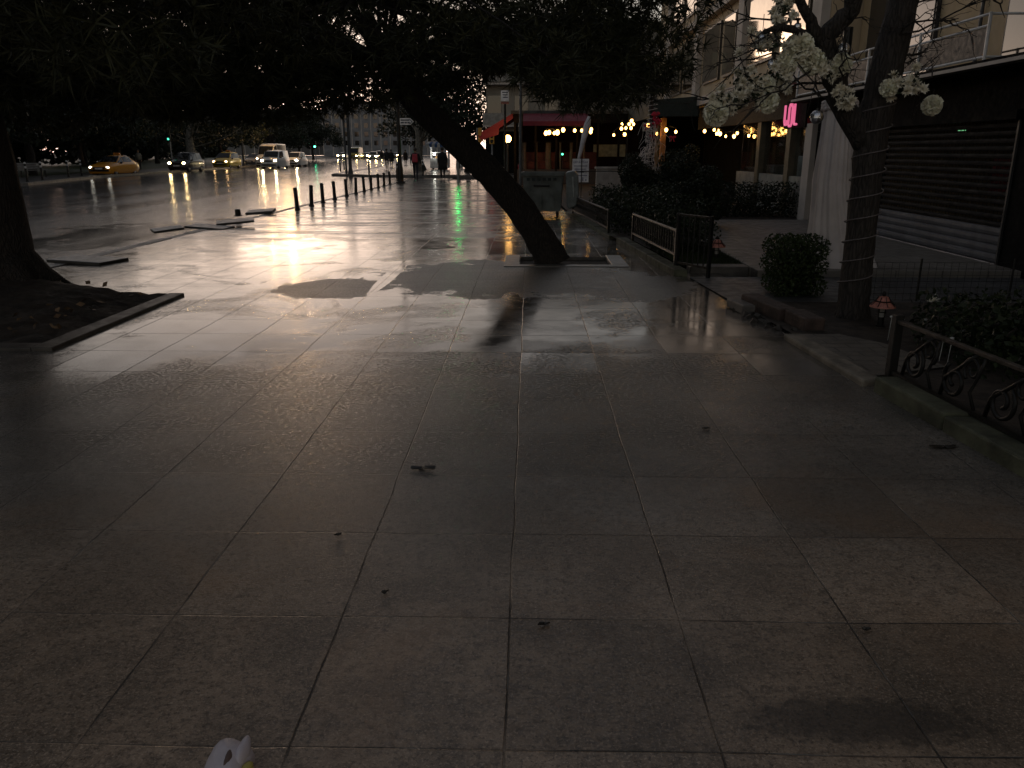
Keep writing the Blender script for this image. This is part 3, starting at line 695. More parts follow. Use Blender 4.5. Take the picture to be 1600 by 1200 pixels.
# window display
def mannequin(label, loc, rz):
    t = thing('shop_mannequin', label, 'mannequin', loc, rz, 'mannequins in the shop window')
    mb = MB(); mb.lathe([(.10, .82), (.15, .9), (.13, 1.05), (.17, 1.25), (.18, 1.34), (.06, 1.40), (.05, 1.46)], seg=12); mb.ball((0, 0, 1.55), .085, sc=(.9, 1, 1.25)); mb.lathe([(.02, 0), (.02, .82)], seg=8)
    mb.build('torso', mat('white_mannequin', (.4, .4, .38), .4), t, smooth=True)
    MB().lathe([(.19, .5), (.17, .75), (.15, .95)], seg=12).build('skirt', mat('grey_cloth', (.18, .18, .18), .8), t, smooth=True)
    MB().lathe([(.15, 0), (.15, .02)], seg=12).build('base', DARKST, t); return t
mannequin('pale mannequin at the left of the shop window display', (7.3, 22.9, .35), 1)
mannequin('pale mannequin in the middle of the shop window display', (7.4, 21.9, .35), 2)
def case(label, loc, d):
    t = thing('display_case', label, 'display case', loc, 0, 'white display cases in the shop window')
    MB().bb(-d[0]/2, d[0]/2, -d[1]/2, d[1]/2, 0, d[2]).build('cabinet', mat('white_case', (.5, .52, .5), .4), t, bevel=.01)
    MB().bb(-d[0]/2-.02, d[0]/2+.02, -d[1]/2-.02, d[1]/2+.02, d[2]+.002, d[2]+.03).build('top', WHITEPL, t)
case('tall white display case in the middle of the shop window', (7.0, 21.4, .9), (.4, .5, .55)); case('low white display case at the left of the shop window', (7.0, 23.4, .9), (.4, .7, .3)); case('low white display case beside the white column', (7.1, 19.9, .9), (.4, .7, .35))
for i, y in enumerate((20.45, 20.2)):
    t = thing('spot_lamp', ['small bright spot lamp inside the shop window, the left of a pair', 'small bright spot lamp inside the shop window, the right of a pair'][i], 'lamp', (7.3, y, 1.68), 0, 'pair of spot lamps in the shop')
    MB().lathe([(.03, .02), (.05, .1)], seg=10).build('housing', DARKST, t); MB().ball((0, 0, 0), .035).build('lens', emit('cool_spot', (.8, .95, 1), 9), t)
# pink neon letters over the shop door
ns = thing('neon_sign', 'pink neon letters reading LOL over the shop beside the white drape', 'sign', (6.2, 19.9, 2.2))
MB().bb(.06, .1, -.75, .75, -.08, .55).build('backing', BLACKPAN, ns)
NEON = emit('pink_neon', (1, .18, .36), .42, (.05, .02, .03))
mb = MB(); mb.tube([(0, .62, .46), (0, .62, .08), (0, .57, .01), (0, .46, .01), (0, .42, .06), (0, .42, .12)], .028, 8); mb.build('letter', NEON, ns)
mb = MB(); c = [(0, .30, .02), (0, .30, .38), (0, .24, .46), (0, .12, .46), (0, .06, .38), (0, .06, .02)]; mb.tube(c, .028, 8); mb.tube([(0, .30, .02), (0, .24, -.03), (0, .12, -.03), (0, .06, .02)], .028, 8); mb.build('letter', NEON, ns)
mb = MB(); mb.tube([(0, -.1, .46), (0, -.1, .06), (0, -.16, 0), (0, -.3, 0)], .028, 8); mb.build('letter', NEON, ns)
# --- green awning of the cafe next door ------------------------------------------------
aw = thing('awning', 'dark green box awning over the cafe terrace below the pale facade', 'awning', (5.6, 32.2, 2.85))
mb = MB(); mb.prism([(.85, .75), (-.9, .62), (-.9, 0), (-.82, 0), (-.82, .5), (.85, .6)], 'y', 0, 8.4); mb.prism([(.85, .6), (-.81, .5), (-.81, .02), (.85, .02)], 'y', .01, .03); mb.build('fabric', mat('green_awning', (.022, .032, .03), .7, var=.2), aw)
mb = MB(); 
for y in (.05, 8.3): mb.tube([(-.85, y, .02), (.85, y, .55)], .025, 6); mb.bb(-.88, -.84, y-.02, y+.02, -2.8, 0)
mb.build('frame', DARKST, aw)
tb = thing('timber_post', 'orange-lit timber post under the green awning', 'post', (5.3, 33.2, .06))
MB().bb(-.1, .1, -.1, .1, 0, 2.8).build('shaft', mat('timber', (.35, .17, .06), .6), tb, bevel=.01)
MB().bb(-.14, .14, -.14, .14, -.02, .06).build('foot', DARKST, tb)
# --- red cafe pavilion on the corner ------------------------------------------------------
cf = thing('cafe_pavilion', 'corner cafe with dark glazed front under red awnings', 'cafe', (-.7, 40.2, 0))
def lp(mb, name, m, **k): return part(mb, name, m, cf, **k)
mb = MB(); 
for x in np.linspace(-.7, 6.3, 8): mb.bb(x-.05, x+.05, 40.15, 40.25, 0, 3.2)
for y in np.linspace(41.2, 46.8, 5): mb.bb(-.75, -.65, y-.05, y+.05, 0, 3.2)
mb.bb(-.75, 6.35, 40.14, 40.26, 2.9, 3.3); mb.bb(-.76, -.64, 40.27, 46.9, 2.9, 3.3)
lp(mb, 'frame', mat('dark_cafe_frame', (.008, .007, .007), .8, spec=.1))
lp(MB().bb(-.9, 6.4, 40.0, 47.0, 3.305, 3.45), 'roof', DARKST)
lp(MB().bb(-.6, 6.3, 40.3, 46.8, .0, .08), 'floor', mat('cafe_floor', (.08, .05, .04), .5))
lp(MB().bb(-.6, 6.3, 46.85, 46.95, 0, 3.28), 'back_wall', mat('cafe_wall', (.022, .010, .009), .9, spec=.1))
lp(MB().bb(3.6, 5.4, 46.8, 46.845, 1.3, 1.95), 'pale_panel', mat('pale_green_panel', (.5, .52, .42), .7))
lp(MB().bb(-.6, 6.3, 40.16, 40.2, .0, .75), 'lower_panel', mat('cafe_panel', (.03, .025, .025), .5))
REDA = mat('red_awning_cloth', (.20, .022, .038), .75, var=.15, scale=2)
mb = MB(); mb.prism([(40.1, 3.34), (38.6, 2.92), (38.6, 2.72), (38.63, 2.72), (38.63, 2.88), (40.1, 3.30)], 'x', -.3, 2.75); f = lp(mb, 'front_awning', REDA)
lp(MB().prism([(-.8, 3.34), (-2.32, 2.48), (-2.32, 2.12), (-1.5, 2.36), (-1.46, 2.66), (-.8, 3.1)], 'y', 40.26, 40.285), 'end_flap', REDA)
mb = MB(); mb.prism([(-.8, 3.26), (-2.35, 2.36), (-2.35, 2.18), (-2.32, 2.18), (-2.32, 2.34), (-.8, 3.21)], 'y', 40.3, 46.8); lp(mb, 'side_awning', REDA)
bU = thing('apartment_building', 'grey apartment block with balconies above the red cafe awnings', 'building', (-3.2, 62, 0))
part(MB().bb(-3.2, 14, 62, 90, 0, 10.5), 'wall', mat('grey_beige_facade', (.28, .25, .21), .8, var=.2, scale=.5), bU)
part(MB().bb(-3.25, 14, 61.9, 61.99, 0, 3.0), 'dark_shopfront', BLACKPAN, bU); part(MB().bb(-3.28, -3.205, 62, 90, 0, 3.0), 'dark_shopfront', BLACKPAN, bU)
for k in range(2):
    z = 3.3+2.9*k
    part(MB().bb(-3.4, 5, 61.0, 61.99, z, z+.15), 'balcony_slab', WHITEP, bU); part(MB().bb(-3.4, 5, 60.95, 61.0, z+.151, z+.95), 'balcony_front', mat('balcony_front', (.3, .28, .25), .7), bU)
    for x in (-2.6, -.6, 1.6, 3.8): part(MB().bb(x-.5, x+.5, 61.94, 61.985, z+.3, z+2.2), 'window', GLASS, bU)
    for y in range(64, 90, 4): part(MB().bb(-3.24, -3.205, y-.7, y+.7, z+.5, z+2.1), 'window', GLASS, bU)
# --- far blocks that close the street ---------------------------------------------------------
def far_block(label, loc, rz, w, d, h, m, seed):
    t = thing('far_building', label, 'building', loc, rz, 'grey apartment blocks closing the end of the street')
    MB().bb(-w/2, w/2, 0, d, 0, h).build('wall', m, t); 
    MB().bb(-w/2-.3, w/2+.3, -.3, d+.3, h+.004, h+.5).build('roof', DARKST, t)
    n = int(w/3.2)
    for k in range(int((h-3)/3)):
        for i in range(n):
            x = -w/2+(i+.5)*w/n; MB().bb(x-.7, x+.7, -.06, -.004, 3.6+3*k, 5.2+3*k).build('window', GLASS, t)
    for i in range(n+1): MB().bb(-w/2+i*w/n-.12, -w/2+i*w/n+.12, -.14, -.003, 0, h).build('facade_rib', WHITEP, t)
    return t
far_block('nearest grey block at the end of the street, left of the lamp post', (-52, 300, 0), .25, 44, 14, 18, GREYR, 1)
far_block('grey block at the street end behind the green traffic signal', (-98, 310, 0), .35, 44, 14, 16, mat('dim_render', (.17, .165, .16), .8), 2)
far_block('grey block at the street end behind the street trees', (3, 150, 0), -1.3, 60, 12, 13, mat('warm_render', (.26, .23, .2), .8), 3)

def sofa(label, loc, w):
    t = thing('cafe_sofa', label, 'sofa', loc, 0, 'red sofas in the corner cafe'); RS = mat('red_sofa', (.09, .012, .012), .6)
    MB().bb(-w/2, w/2, -.3, .3, .12, .5).build('seat', RS, t, bevel=.03); MB().bb(-w/2, w/2, .302, .45, .12, .95).build('backrest', RS, t, bevel=.03)
    for x in (-w/2+.08, w/2-.08): MB().bb(x-.04, x+.04, -.25, .25, 0, .118).build('leg', DARKST, t)
sofa('red sofa behind the glazing of the corner cafe, at the left', (.6, 42.2, .6), 1.6); sofa('red sofa behind the glazing of the corner cafe, under the middle bulbs', (2.6, 42.8, .6), 1.8)
for i, (x, w) in enumerate([(-.25, .1), (.35, .06), (.95, .14), (1.55, .05), (2.1, .08), (2.75, .05)]):  # pale upright strips added to stand in for glints on the glazing
    t = thing('cafe_curtain', ['pale narrow curtain inside the corner cafe nearest its left corner', 'pale thin curtain second from the left corner of the cafe', 'pale widest curtain inside the corner cafe', 'pale thin curtain right of the widest one in the cafe', 'pale curtain below the middle bulbs inside the cafe', 'pale thin curtain beside the folded parasol inside the cafe'][i], 'curtain', (x, 41.6, .1), 0, 'pale curtains in the corner cafe')
    MB().tube([(0, 0, 0), (.02, .01, .6), (-.01, 0, 1.2), (0, 0, 1.9)], w, 10, lump=.3).build('cloth', mat('cafe_curtain', (.12, .10, .09), .85), t, smooth=True); MB().tube([(-.15, 0, 1.93), (.15, 0, 1.93)], .015, 6).build('rod', DARKST, t)
t = thing('green_lamp', 'tiny green lamp inside the corner cafe between the curtains', 'lamp', (1.65, 41.4, 1.45)); MB().ball((0, 0, 0), .05, 10, 8).build('bulb', emit('green_lamp', (.1, 1, .5), 2.5), t, smooth=True); MB().lathe([(.02, .05), (.03, .12)], seg=8).build('holder', DARKST, t)
# ================================================================== VEHICLES (front towards -Y)
def sec(st):
    y, w, zl, zb, zt, wr = st
    h = [(0, zl), (w*.9, zl), (w, zl+.18), (w, (zl+zb)/2+.1), (w*.985, zb-.1), (w*.94, zb), (wr, zt-.04), (wr*.72, zt), (0, zt+.012)]
    return [Vector((x, y, z)) for x, z in h]
def make_car(name, label, loc, rz, stations, glass, paint, wheels, wr, lights, group=None, sign=None, lit=HEADW, rear=False):
    t = thing(name, label, 'car' if 'bus' not in name and 'van' not in name else name.split('_')[-1], loc, rz, group)
    S_ = [sec(s) for s in stations]; k = len(S_[0]); mb = MB()
    rings = [s+[Vector((-p.x, p.y, p.z)) for p in s[-2:0:-1]] for s in S_]; n = len(rings[0])
    for r in rings: mb.v += [tuple(p) for p in r]
    for i in range(len(rings)-1):
        for j in range(n):
            j2 = (j+1) % n; mb.f.append((i*n+j, i*n+j2, (i+1)*n+j2, (i+1)*n+j))
    mb.f.append(tuple(range(n))); mb.f.append(tuple((len(rings)-1)*n+j for j in range(n)))
    o = mb.build('body', paint, t, smooth=True, bevel=.02)
    L = len(stations)
    # glass: windscreen between stations a,b ; rear between c,d ; sides on [ (i,j) ... ]
    def panel(nm, q, off, m=CARGLASS, d=.012):
        c = sum(q, Vector())/len(q); nn = (q[1]-q[0]).cross(q[-1]-q[0]).normalized()
        if nn.dot(off) < 0: nn = -nn
        q = [c+(p-c)*.93 for p in q]; a = [p+nn*d for p in q]; b = [p+nn*(d-.02) for p in q]; m_ = MB(); N = len(q)
        m_.add(a+b, [tuple(range(N)), tuple(range(N, 2*N))[::-1]]+[(i, (i+1) % N, N+(i+1) % N, N+i) for i in range(N)])
        return m_.build(nm, m, t)
    mx = lambda p: Vector((-p.x, p.y, p.z))
    a, b = glass['front']; panel('windscreen', [S_[a][6], S_[b][6], mx(S_[b][6]), mx(S_[a][6])], Vector((0, -1, .4)), d=.062)
    a, b = glass['back']; panel('rear_window', [S_[a][6], S_[b][6], mx(S_[b][6]), mx(S_[a][6])], Vector((0, 1, .4)), d=.062)
    for (i, j) in glass['side']:
        for sgn in (1, -1):
            q = [S_[i][5].lerp(S_[i][6], .06), S_[j][5].lerp(S_[j][6], .06), S_[j][5].lerp(S_[j][6], .94), S_[i][5].lerp(S_[i][6], .94)]
            if (q[2]-q[1]).length < .1: q = [q[0], q[1], q[3]]
            elif (q[3]-q[0]).length < .1: q = [q[0], q[1], q[2]]
            if sgn < 0: q = [mx(p) for p in q]
            panel('side_window', q, Vector((sgn, 0, .2)))
    w = stations[1][1]
    for (x, y) in [(sx*(w-.08), yy) for yy in wheels for sx in (1, -1)]:
        s = 1 if x > 0 else -1
        ty = MB(); prof = [(wr*.62, -.1), (wr*.93, -.105), (wr, -.06), (wr, .06), (wr*.93, .105), (wr*.62, .1)]
        ty.lathe(prof, seg=20); ty.v = [(x+s*v[2], y+v[0], wr+v[1]) for v in ty.v]; tyre = ty.build('wheel', TYRE, t, smooth=False)
        rm = MB(); rm.lathe([(.02, .09), (wr*.2, .115), (wr*.55, .1), (wr*.61, .09)], seg=20); rm.v = [(x+s*v[2], y+v[0], wr+v[1]) for v in rm.v]; rm.build('rim', RIM, tyre)
    fy = stations[0][0]; hz = lights['z']; hx = lights['x']
    for s in (1, -1):
        MB().ball((s*hx, fy+lights.get('dy', .06), hz), lights.get('r', .105), 12, 8, (1.15, .55, .75)).build('headlight', lit if lights.get('on', 1) else mat('headlight_off', (.4, .4, .42), .1), t, smooth=True)
        MB().ball((s*(w-.13), stations[-1][0]-.02, hz+.08), .10, 10, 6, (1, .5, 1.4)).build('tail_light', mat('tail_lens', (.25, .01, .01), .2), t, smooth=True)
        m_ = MB().ball((s*(w+.09), stations[glass['front'][0]][0]+.28, stations[2][3]+.08), .09, 10, 6, (1.1, .6, .75)); m_.build('wing_mirror', BLACKM, t, smooth=True)
    MB().bb(-w*.55, w*.55, fy-.03, fy+.05, hz-.12, hz+.02).build('grille', BLACKM, t, bevel=.01)
    MB().bb(-w*.85, w*.85, fy-.035, fy+.08, stations[0][2]+.02, stations[0][2]+.16).build('bumper_intake', BLACKM, t, bevel=.01)
    MB().bb(-.26, .26, fy-.055, fy-.036, stations[0][2]+.17, stations[0][2]+.28).build('number_plate', WHITEPL, t)
    if sign:
        c = stations[glass['front'][1]+1]; q = MB().box((0, c[0]+.1, c[4]+.09), (.5, .16, .14), taper=.8).build('roof_sign', sign, t, bevel=.01)
        text_mesh('lettering', 'TAKSI', .1, BLACKM, q, (0, c[0]+.01, c[4]+.085), (R(82), 0, 0))
    return t
SED = [(-2.2, .62, .32, .62, .66, .5), (-2.1, .80, .2, .70, .74, .6), (-1.3, .86, .18, .84, .90, .68), (-.95, .87, .18, .90, .96, .70), (-.15, .87, .18, .92, 1.38, .58), (.5, .87, .18, .92, 1.44, .60), (1.15, .87, .18, .92, 1.36, .57), (1.75, .85, .2, .92, 1.0, .66), (2.15, .80, .25, .90, .96, .6), (2.25, .70, .35, .85, .9, .5)]
SEDG = dict(front=(3, 4), back=(6, 7), side=[(3, 4), (4, 5), (5, 6)])
MPV = [(-2.0, .62, .3, .66, .70, .5), (-1.9, .80, .2, .76, .80, .6), (-1.25, .85, .18, .90, .98, .68), (-1.05, .86, .18, .96, 1.04, .70), (-.35, .86, .18, .98, 1.55, .62), (.5, .86, .18, .98, 1.64, .64), (1.55, .86, .18, .98, 1.60, .62), (1.95, .84, .22, .95, 1.05, .70), (2.05, .75, .3, .8, .9, .6)]
MPVG = dict(front=(3, 4), back=(6, 7), side=[(3, 4), (4, 5), (5, 6)])
VAN = [(-2.15, .68, .3, .72, .78, .55), (-2.05, .84, .2, .86, .92, .66), (-1.45, .89, .18, 1.02, 1.10, .74), (-1.25, .90, .18, 1.06, 1.14, .76), (-.75, .90, .18, 1.08, 1.72, .72), (.3, .90, .18, 1.08, 1.82, .74), (2.1, .90, .18, 1.08, 1.80, .74), (2.2, .88, .22, 1.05, 1.70, .72)]
VANG = dict(front=(3, 4), back=(6, 7), side=[(3, 4), (4, 5)])
BUS = [(-2.95, .75, .3, .85, .9, .6), (-2.85, .95, .2, 1.05, 1.1, .75), (-2.35, 1.0, .18, 1.2, 1.28, .85), (-2.15, 1.0, .18, 1.25, 1.35, .88), (-1.5, 1.0, .18, 1.3, 2.3, .84), (-.6, 1.0, .18, 1.3, 2.55, .86), (2.9, 1.0, .18, 1.3, 2.55, .86), (3.0, .97, .25, 1.3, 2.4, .84)]
BUSG = dict(front=(3, 4), back=(6, 7), side=[(3, 4), (4, 5), (5, 6)])
def paint(n, c, rough=.22): return mat('paint_'+n, c, rough, var=.05, bump=0, coat=.5)
AMBER = paint('amber', (.72, .30, .015)); LEMON = paint('lemon', (.52, .42, .03)); SILV = paint('silver', (.42, .44, .47)); WHT = paint('white', (.66, .67, .68)); BLK = paint('black', (.012, .012, .014)); GRY = paint('grey', (.13, .14, .15)); OLV = paint('olive_yellow', (.35, .27, .02)); REDC = paint('red', (.40, .015, .015))
SIGNM = mat('amber_sign_box', (.65, .22, .02), .4); RZ = -.125
def road_at(u, v): p = G(u, v, RZ); return (p.x, p.y, RZ)
p = road_at(176, 276)
make_car('parked_taxi', 'amber yellow taxi sedan at the far left kerb across the road, lamps nearly off', (p[0]-.9, p[1]+2.2, RZ), 0, SED, SEDG, AMBER, (-1.4, 1.35), .31, dict(z=.62, x=.6, dy=.05), sign=SIGNM, lit=emit('parking_lamp', (1, .95, .8), 5))
p = road_at(277, 269)
make_car('black_car', 'black car with two lit headlights between the amber taxi and the pale plane trunk', (p[0], p[1]+2, RZ), 0, MPV, MPVG, BLK, (-1.3, 1.3), .32, dict(z=.74, x=.62))
p = road_at(350, 263.5)
make_car('taxi', 'yellow-green taxi with warm dim headlights left of the white vans', (p[0]-.3, p[1]+1.8, RZ), 0, MPV, MPVG, LEMON, (-1.3, 1.3), .32, dict(z=.70, x=.62), sign=SIGNM, lit=emit('dim_headlight', (1, .6, .25), 14))
p = road_at(385, 261)
make_car('grey_car', 'pale grey car half hidden between the yellow-green taxi and the white minibus', (p[0]-.6, p[1]+5, RZ), 0, SED, SEDG, SILV, (-1.4, 1.35), .31, dict(z=.64, x=.6, on=0))
p = road_at(404, 261)
make_car('minibus', 'tall white minibus behind the white delivery van', (p[0]+.3, p[1]+4, RZ), 0, BUS, BUSG, WHT, (-2.0, 1.9), .36, dict(z=.88, x=.72))
p = road_at(421, 264)
make_car('delivery_van', 'white delivery van with two bright headlights in front of the tall minibus', (p[0], p[1]+2, RZ), 0, VAN, VANG, WHT, (-1.4, 1.4), .33, dict(z=.82, x=.66), lit=HEADW2)
p = road_at(455, 261)
make_car('white_car', 'small white car with bright headlights right of the delivery van', (p[0], p[1]+2, RZ), 0, MPV, MPVG, WHT, (-1.3, 1.3), .32, dict(z=.74, x=.62), lit=HEADW2)
for i, (u, v, stn, gl, pc, lab, nm, rz) in enumerate([(536, 248.5, SED, SEDG, SILV, 'leftmost far silver car with lit headlights past the corner bollards', 'far_car', 0), (557, 249, BUS, BUSG, OLV, 'far yellow minibus with lit headlights past the side street', 'far_bus', 0),
        (573, 248.5, SED, SEDG, GRY, 'far grey car right of the yellow minibus with lit headlights', 'far_car', 0), (584, 250, MPV, MPVG, GRY, 'far dark car close to the widened pavement with lit headlights', 'far_car', .1), (594, 248.5, VAN, VANG, GRY, 'far vehicle with the most dazzling headlights beside the two walkers', 'far_van', .1), (619, 247, SED, SEDG, BLK, 'farthest dark car with lit headlights left of the lamp post', 'far_car', 0)]):
    p = road_at(u, v); make_car(nm, lab, (p[0], p[1], RZ), rz, stn, gl, pc, (-1.4, 1.4), .33, dict(z=.75, x=.62, r=.17), 'distant oncoming vehicles', lit=HEADW2 if i == 4 else HEADW)
make_car('red_car', 'red parked car in the side street behind the corner cafe posts', (1.5, 52.5, RZ), R(90), SED, SEDG, REDC, (-1.4, 1.35), .31, dict(z=.64, x=.6, on=0))
# ================================================================== PEOPLE
def person(label, loc, rz, top, legs_m, h=1.75, stride=.22, coat=False, bag=None, hair=(.02, .016, .012), group=None, arm=.12, seed=0):
    """one continuous skinned body; local -Y is the way the person faces"""
    t = thing('person', label, 'person', loc, rz, group); k = h/1.75
    SK = mat('skin', (.32, .2, .14), .6, bump=0)
    V = []; E = []; RR = []
    def v(p, r): V.append(Vector(p)*k); RR.append(r*k); return len(V)-1
    def chain(start, pts):
        a = start
        for p, r in pts: b = v(p, r); E.append((a, b)); a = b
        return a
    pel = v((0, 0, .95), .135)
    chest = chain(pel, [((0, 0, 1.10), .125), ((0, -.01, 1.27), .15), ((0, 0, 1.40), .13)])
    neck = chain(chest, [((0, 0, 1.49), .055), ((0, -.01, 1.56), .075), ((0, -.015, 1.64), .10), ((0, -.01, 1.72), .075)])
    for s in (1, -1):
        f = stride*s
        hip = chain(pel, [((s*.10, 0, .90), .10), ((s*.11, -f*.45-.02, .50), .07), ((s*.11, -f+(.10 if f < 0 else 0), .10 if f < 0 else .07), .045)])
        chain(hip, [((s*.115, -f-.07+(.10 if f < 0 else 0), .04), .04), ((s*.12, -f-.17+(.10 if f < 0 else 0), .03), .032)])
        sh = chain(chest, [((s*.19, 0, 1.40), .07), ((s*.25, f*arm*2+.02, 1.14), .048), ((s*.25, f*arm*4-.05, .90), .036), ((s*.25, f*arm*4-.07, .83), .035)])
        b = V[sh]/k
        for q in range(4): chain(sh, [((b.x-.006*s, b.y-.032+.021*q, b.z-.055), .010), ((b.x-.02*s, b.y-.034+.021*q, b.z-.088-(.012 if q in (1, 2) else 0)), .008)])
        chain(sh, [((b.x-.03*s, b.y-.045, b.z-.03), .010), ((b.x-.04*s, b.y-.055, b.z-.06), .008)])
    me = bpy.data.meshes.new('body'); me.from_pydata([tuple(p) for p in V], E, [])
    o = bpy.data.objects.new('body', me); COL.objects.link(o); o.parent = t
    sm = o.modifiers.new('skin', 'SKIN'); o.modifiers.new('sub', 'SUBSURF').render_levels = 1
    if not me.skin_vertices: 
        bm = bmesh.new(); bm.from_mesh(me); bm.verts.layers.skin.verify(); bm.to_mesh(me); bm.free()
    for i, d in enumerate(me.skin_vertices[0].data): d.radius = (RR[i], RR[i]*(.8 if i < 4 else 1)); d.use_root = (i == 0)
    bpy.context.view_layer.update()
    ev = o.evaluated_get(bpy.context.evaluated_depsgraph_get()); nm = bpy.data.meshes.new_from_object(ev)
    o.modifiers.clear(); o.data = nm; nm.materials.clear()
    for m in (top, legs_m, SK, BLACKM): nm.materials.append(m)
    for pl in nm.polygons:
        pl.use_smooth = True; c = pl.center/k
        if c.z > 1.50 or (c.z < .90 and abs(c.x) > .20 and c.z > .6): pl.material_index = 2
        elif c.z < .10: pl.material_index = 3
        elif c.z < .93: pl.material_index = 1
    hm = mat('dark_hair', hair, .6); H = MB(); H.ball((0, .005*k, 1.685*k), .112*k, 14, 10, (.92, 1.02, .95))
    H.v = [(x, y, z) for x, y, z in H.v]; hb = H
    hb.f = [f for f in hb.f if not (sum(hb.v[i][1] for i in f)/4 < -.045*k and sum(hb.v[i][2] for i in f)/4 < 1.71*k)]
    hb.build('hair', hm, t, smooth=True)
    fb = MB(); fb.ball((0, -.115*k, 1.635*k), .016*k, 8, 6, (.8, 1, 1.3))
    for s in (1, -1): fb.ball((s*.098*k, 0, 1.64*k), .022*k, 8, 6, (.4, .8, 1.3))
    fb.build('face_features', SK, t, smooth=True)
    fe = MB()
    for s in (1, -1): fe.ball((s*.036*k, -.10*k, 1.665*k), .010*k, 8, 6)
    fe.ball((0, -.105*k, 1.59*k), .016*k, 8, 6, (1.4, .5, .35)); fe.build('eyes_and_mouth', mat('dark_feature', (.05, .02, .02), .5), t)
    if coat:
        c = MB(); c.lathe([(.16*k, 1.44*k), (.235*k, 1.36*k), (.23*k, 1.15*k), (.21*k, 1.0*k), (.24*k, .75*k), (.27*k, .52*k), (.25*k, .52*k)], seg=20); c.v = [(x*1.05, y*.78, z) for x, y, z in c.v]; c.build('coat', top, t, smooth=True)
    else:
        c = MB(); c.lathe([(.08*k, 1.49*k), (.19*k, 1.42*k), (.215*k, 1.3*k), (.20*k, 1.1*k), (.19*k, .93*k), (.17*k, .90*k)], seg=18); c.v = [(x*1.05, y*.72, z) for x, y, z in c.v]; c.build('jacket', top, t, smooth=True)
    if bag:
        b = MB(); b.box((0, .21*k, 1.2*k), (.33*k, .17*k, .46*k), taper=.85); bo = b.build('backpack', bag, t, bevel=.05)
        MB().box((0, .31*k, 1.08*k), (.24*k, .05*k, .2*k)).build('pocket', bag, bo, bevel=.02)
        for s in (1, -1): MB().tube([(s*.11*k, .13*k, 1.40*k), (s*.12*k, 0, 1.47*k), (s*.13*k, -.15*k, 1.34*k), (s*.14*k, -.13*k, 1.12*k), (s*.12*k, .13*k, 1.02*k)], .02*k, 6).build('strap', bag, bo)
    return t
CL1 = mat('black_cloth', (.010, .010, .011), .85); CL2 = mat('charcoal_cloth', (.02, .02, .024), .85); CL3 = mat('navy_denim', (.016, .018, .026), .85); REDB = mat('red_nylon', (.36, .03, .05), .6)
p = G(650, 281); person('person in dark clothes walking away with a red backpack', (p.x, p.y, 0), R(180), CL1, CL3, 1.76, .26, bag=REDB)
p = G(692, 279.5); person('person in a long black coat walking away toward the striped kiosk', (p.x, p.y, 0), R(180), CL1, CL1, 1.80, .24, coat=True)
p = G(605, 265); person('left walker of the pair far up the wet pavement, dark jacket and bare-headed', (p.x, p.y, 0), R(180), CL2, CL1, 1.78, .2)
p = G(612, 260); person('right walker of the pair far up the wet pavement, in a dark knee-length coat', (p.x, p.y, 0), R(180), CL1, CL1, 1.75, .15, coat=True)
p = G(634, 257); person('person in dark clothes far up the pavement just right of the lamp post', (p.x, p.y, 0), R(180), CL1, CL1, 1.72, .2, coat=True)
p = G(597, 256); person('person in dark clothes in front of the dazzling headlights', (p.x, p.y, 0), R(180), CL1, CL2, 1.72, .18)
p = G(237, 266); person('person in a grey jacket standing on the park side behind the amber taxi', (p.x-1.0, p.y, 0), R(0), mat('grey_jacket', (.2, .21, .2), .8), CL2, 1.7, .05)
# ================================================================== STREET FURNITURE
# bollards along the kerb
def bollard(label, loc, group, white=True, h=.62):
    t = thing('bollard', label, 'bollard', loc, 0, group)
    MB().lathe([(.085, 0), (.085, .03), (.06, .05), (.056, h-.06), (.062, h-.05), (.062, h-.02), (.04, h)], seg=14).build('post', BLACKM, t, smooth=False)
    MB().lathe([(.0595, h*.74), (.0595, h*.86)], seg=14).build('reflective_band', mat('band', (.5, .5, .5), .5) if white else DARKST, t)
    return t
bb_ = None
bp = [(448, 328), (475, 322), (495, 317), (514, 312), (530, 307), (545, 303), (560, 299.5), (573, 296.5), (585, 293.5), (597, 291), (606, 288.5)]
names = ['first black bollard of the kerb row, nearest the camera', 'second black bollard of the kerb row from the near end', 'third black bollard of the kerb row from the near end', 'fourth black bollard of the kerb row from the near end', 'fifth black bollard of the kerb row from the near end', 'middle black bollard of the kerb row, sixth from either end',
         'black bollard of the kerb row, fifth from the lamp-post end', 'black bollard of the kerb row, fourth from the lamp-post end', 'black bollard of the kerb row, third from the lamp-post end', 'last but one black bollard of the kerb row toward the lamp post', 'last black bollard of the kerb row, nearest the lamp post']
for i, (u, v) in enumerate(bp):
    p = G(u, v); p = (-6.55-.035*i, p.y, 0)
    if i == 0: bb_ = bollard(names[0], p, 'black bollards along the near kerb', False); bb_.rotation_euler = (0, R(-3), 0)
    else:
        b = dup(bb_, p, 0, names[i]); b.rotation_euler = (R(rnd.uniform(-2, 2)), R(rnd.uniform(-2, 2)), 0)
wb = None
for i, (u, v, l) in enumerate([(532, 268, 'white-topped bollard at the corner, leftmost beyond the side street'), (538, 266, 'white-topped bollard at the corner left of the grey poles'), (577, 274, 'white-topped bollard alone on the corner kerb beyond the side street'), (621, 283, 'white-topped bollard just left of the lamp post'), (661, 274.5, 'short white-topped bollard between the backpack walker and the kiosk'), (716, 275, 'white-topped bollard right of the long coat walker')]):
    p = G(u, v)
    if i == 0: wb = bollard(l, (p.x, p.y, 0), 'white-topped bollards around the side street', True, .95); [setattr(c.data, 'name', 'band_mesh') for c in wb.children]; MB().ball((0, 0, .97), .065, 12, 8).build('white_cap', WHITEPL, wb, smooth=True)
    else: dup(wb, (p.x, p.y, 0), 0, l)
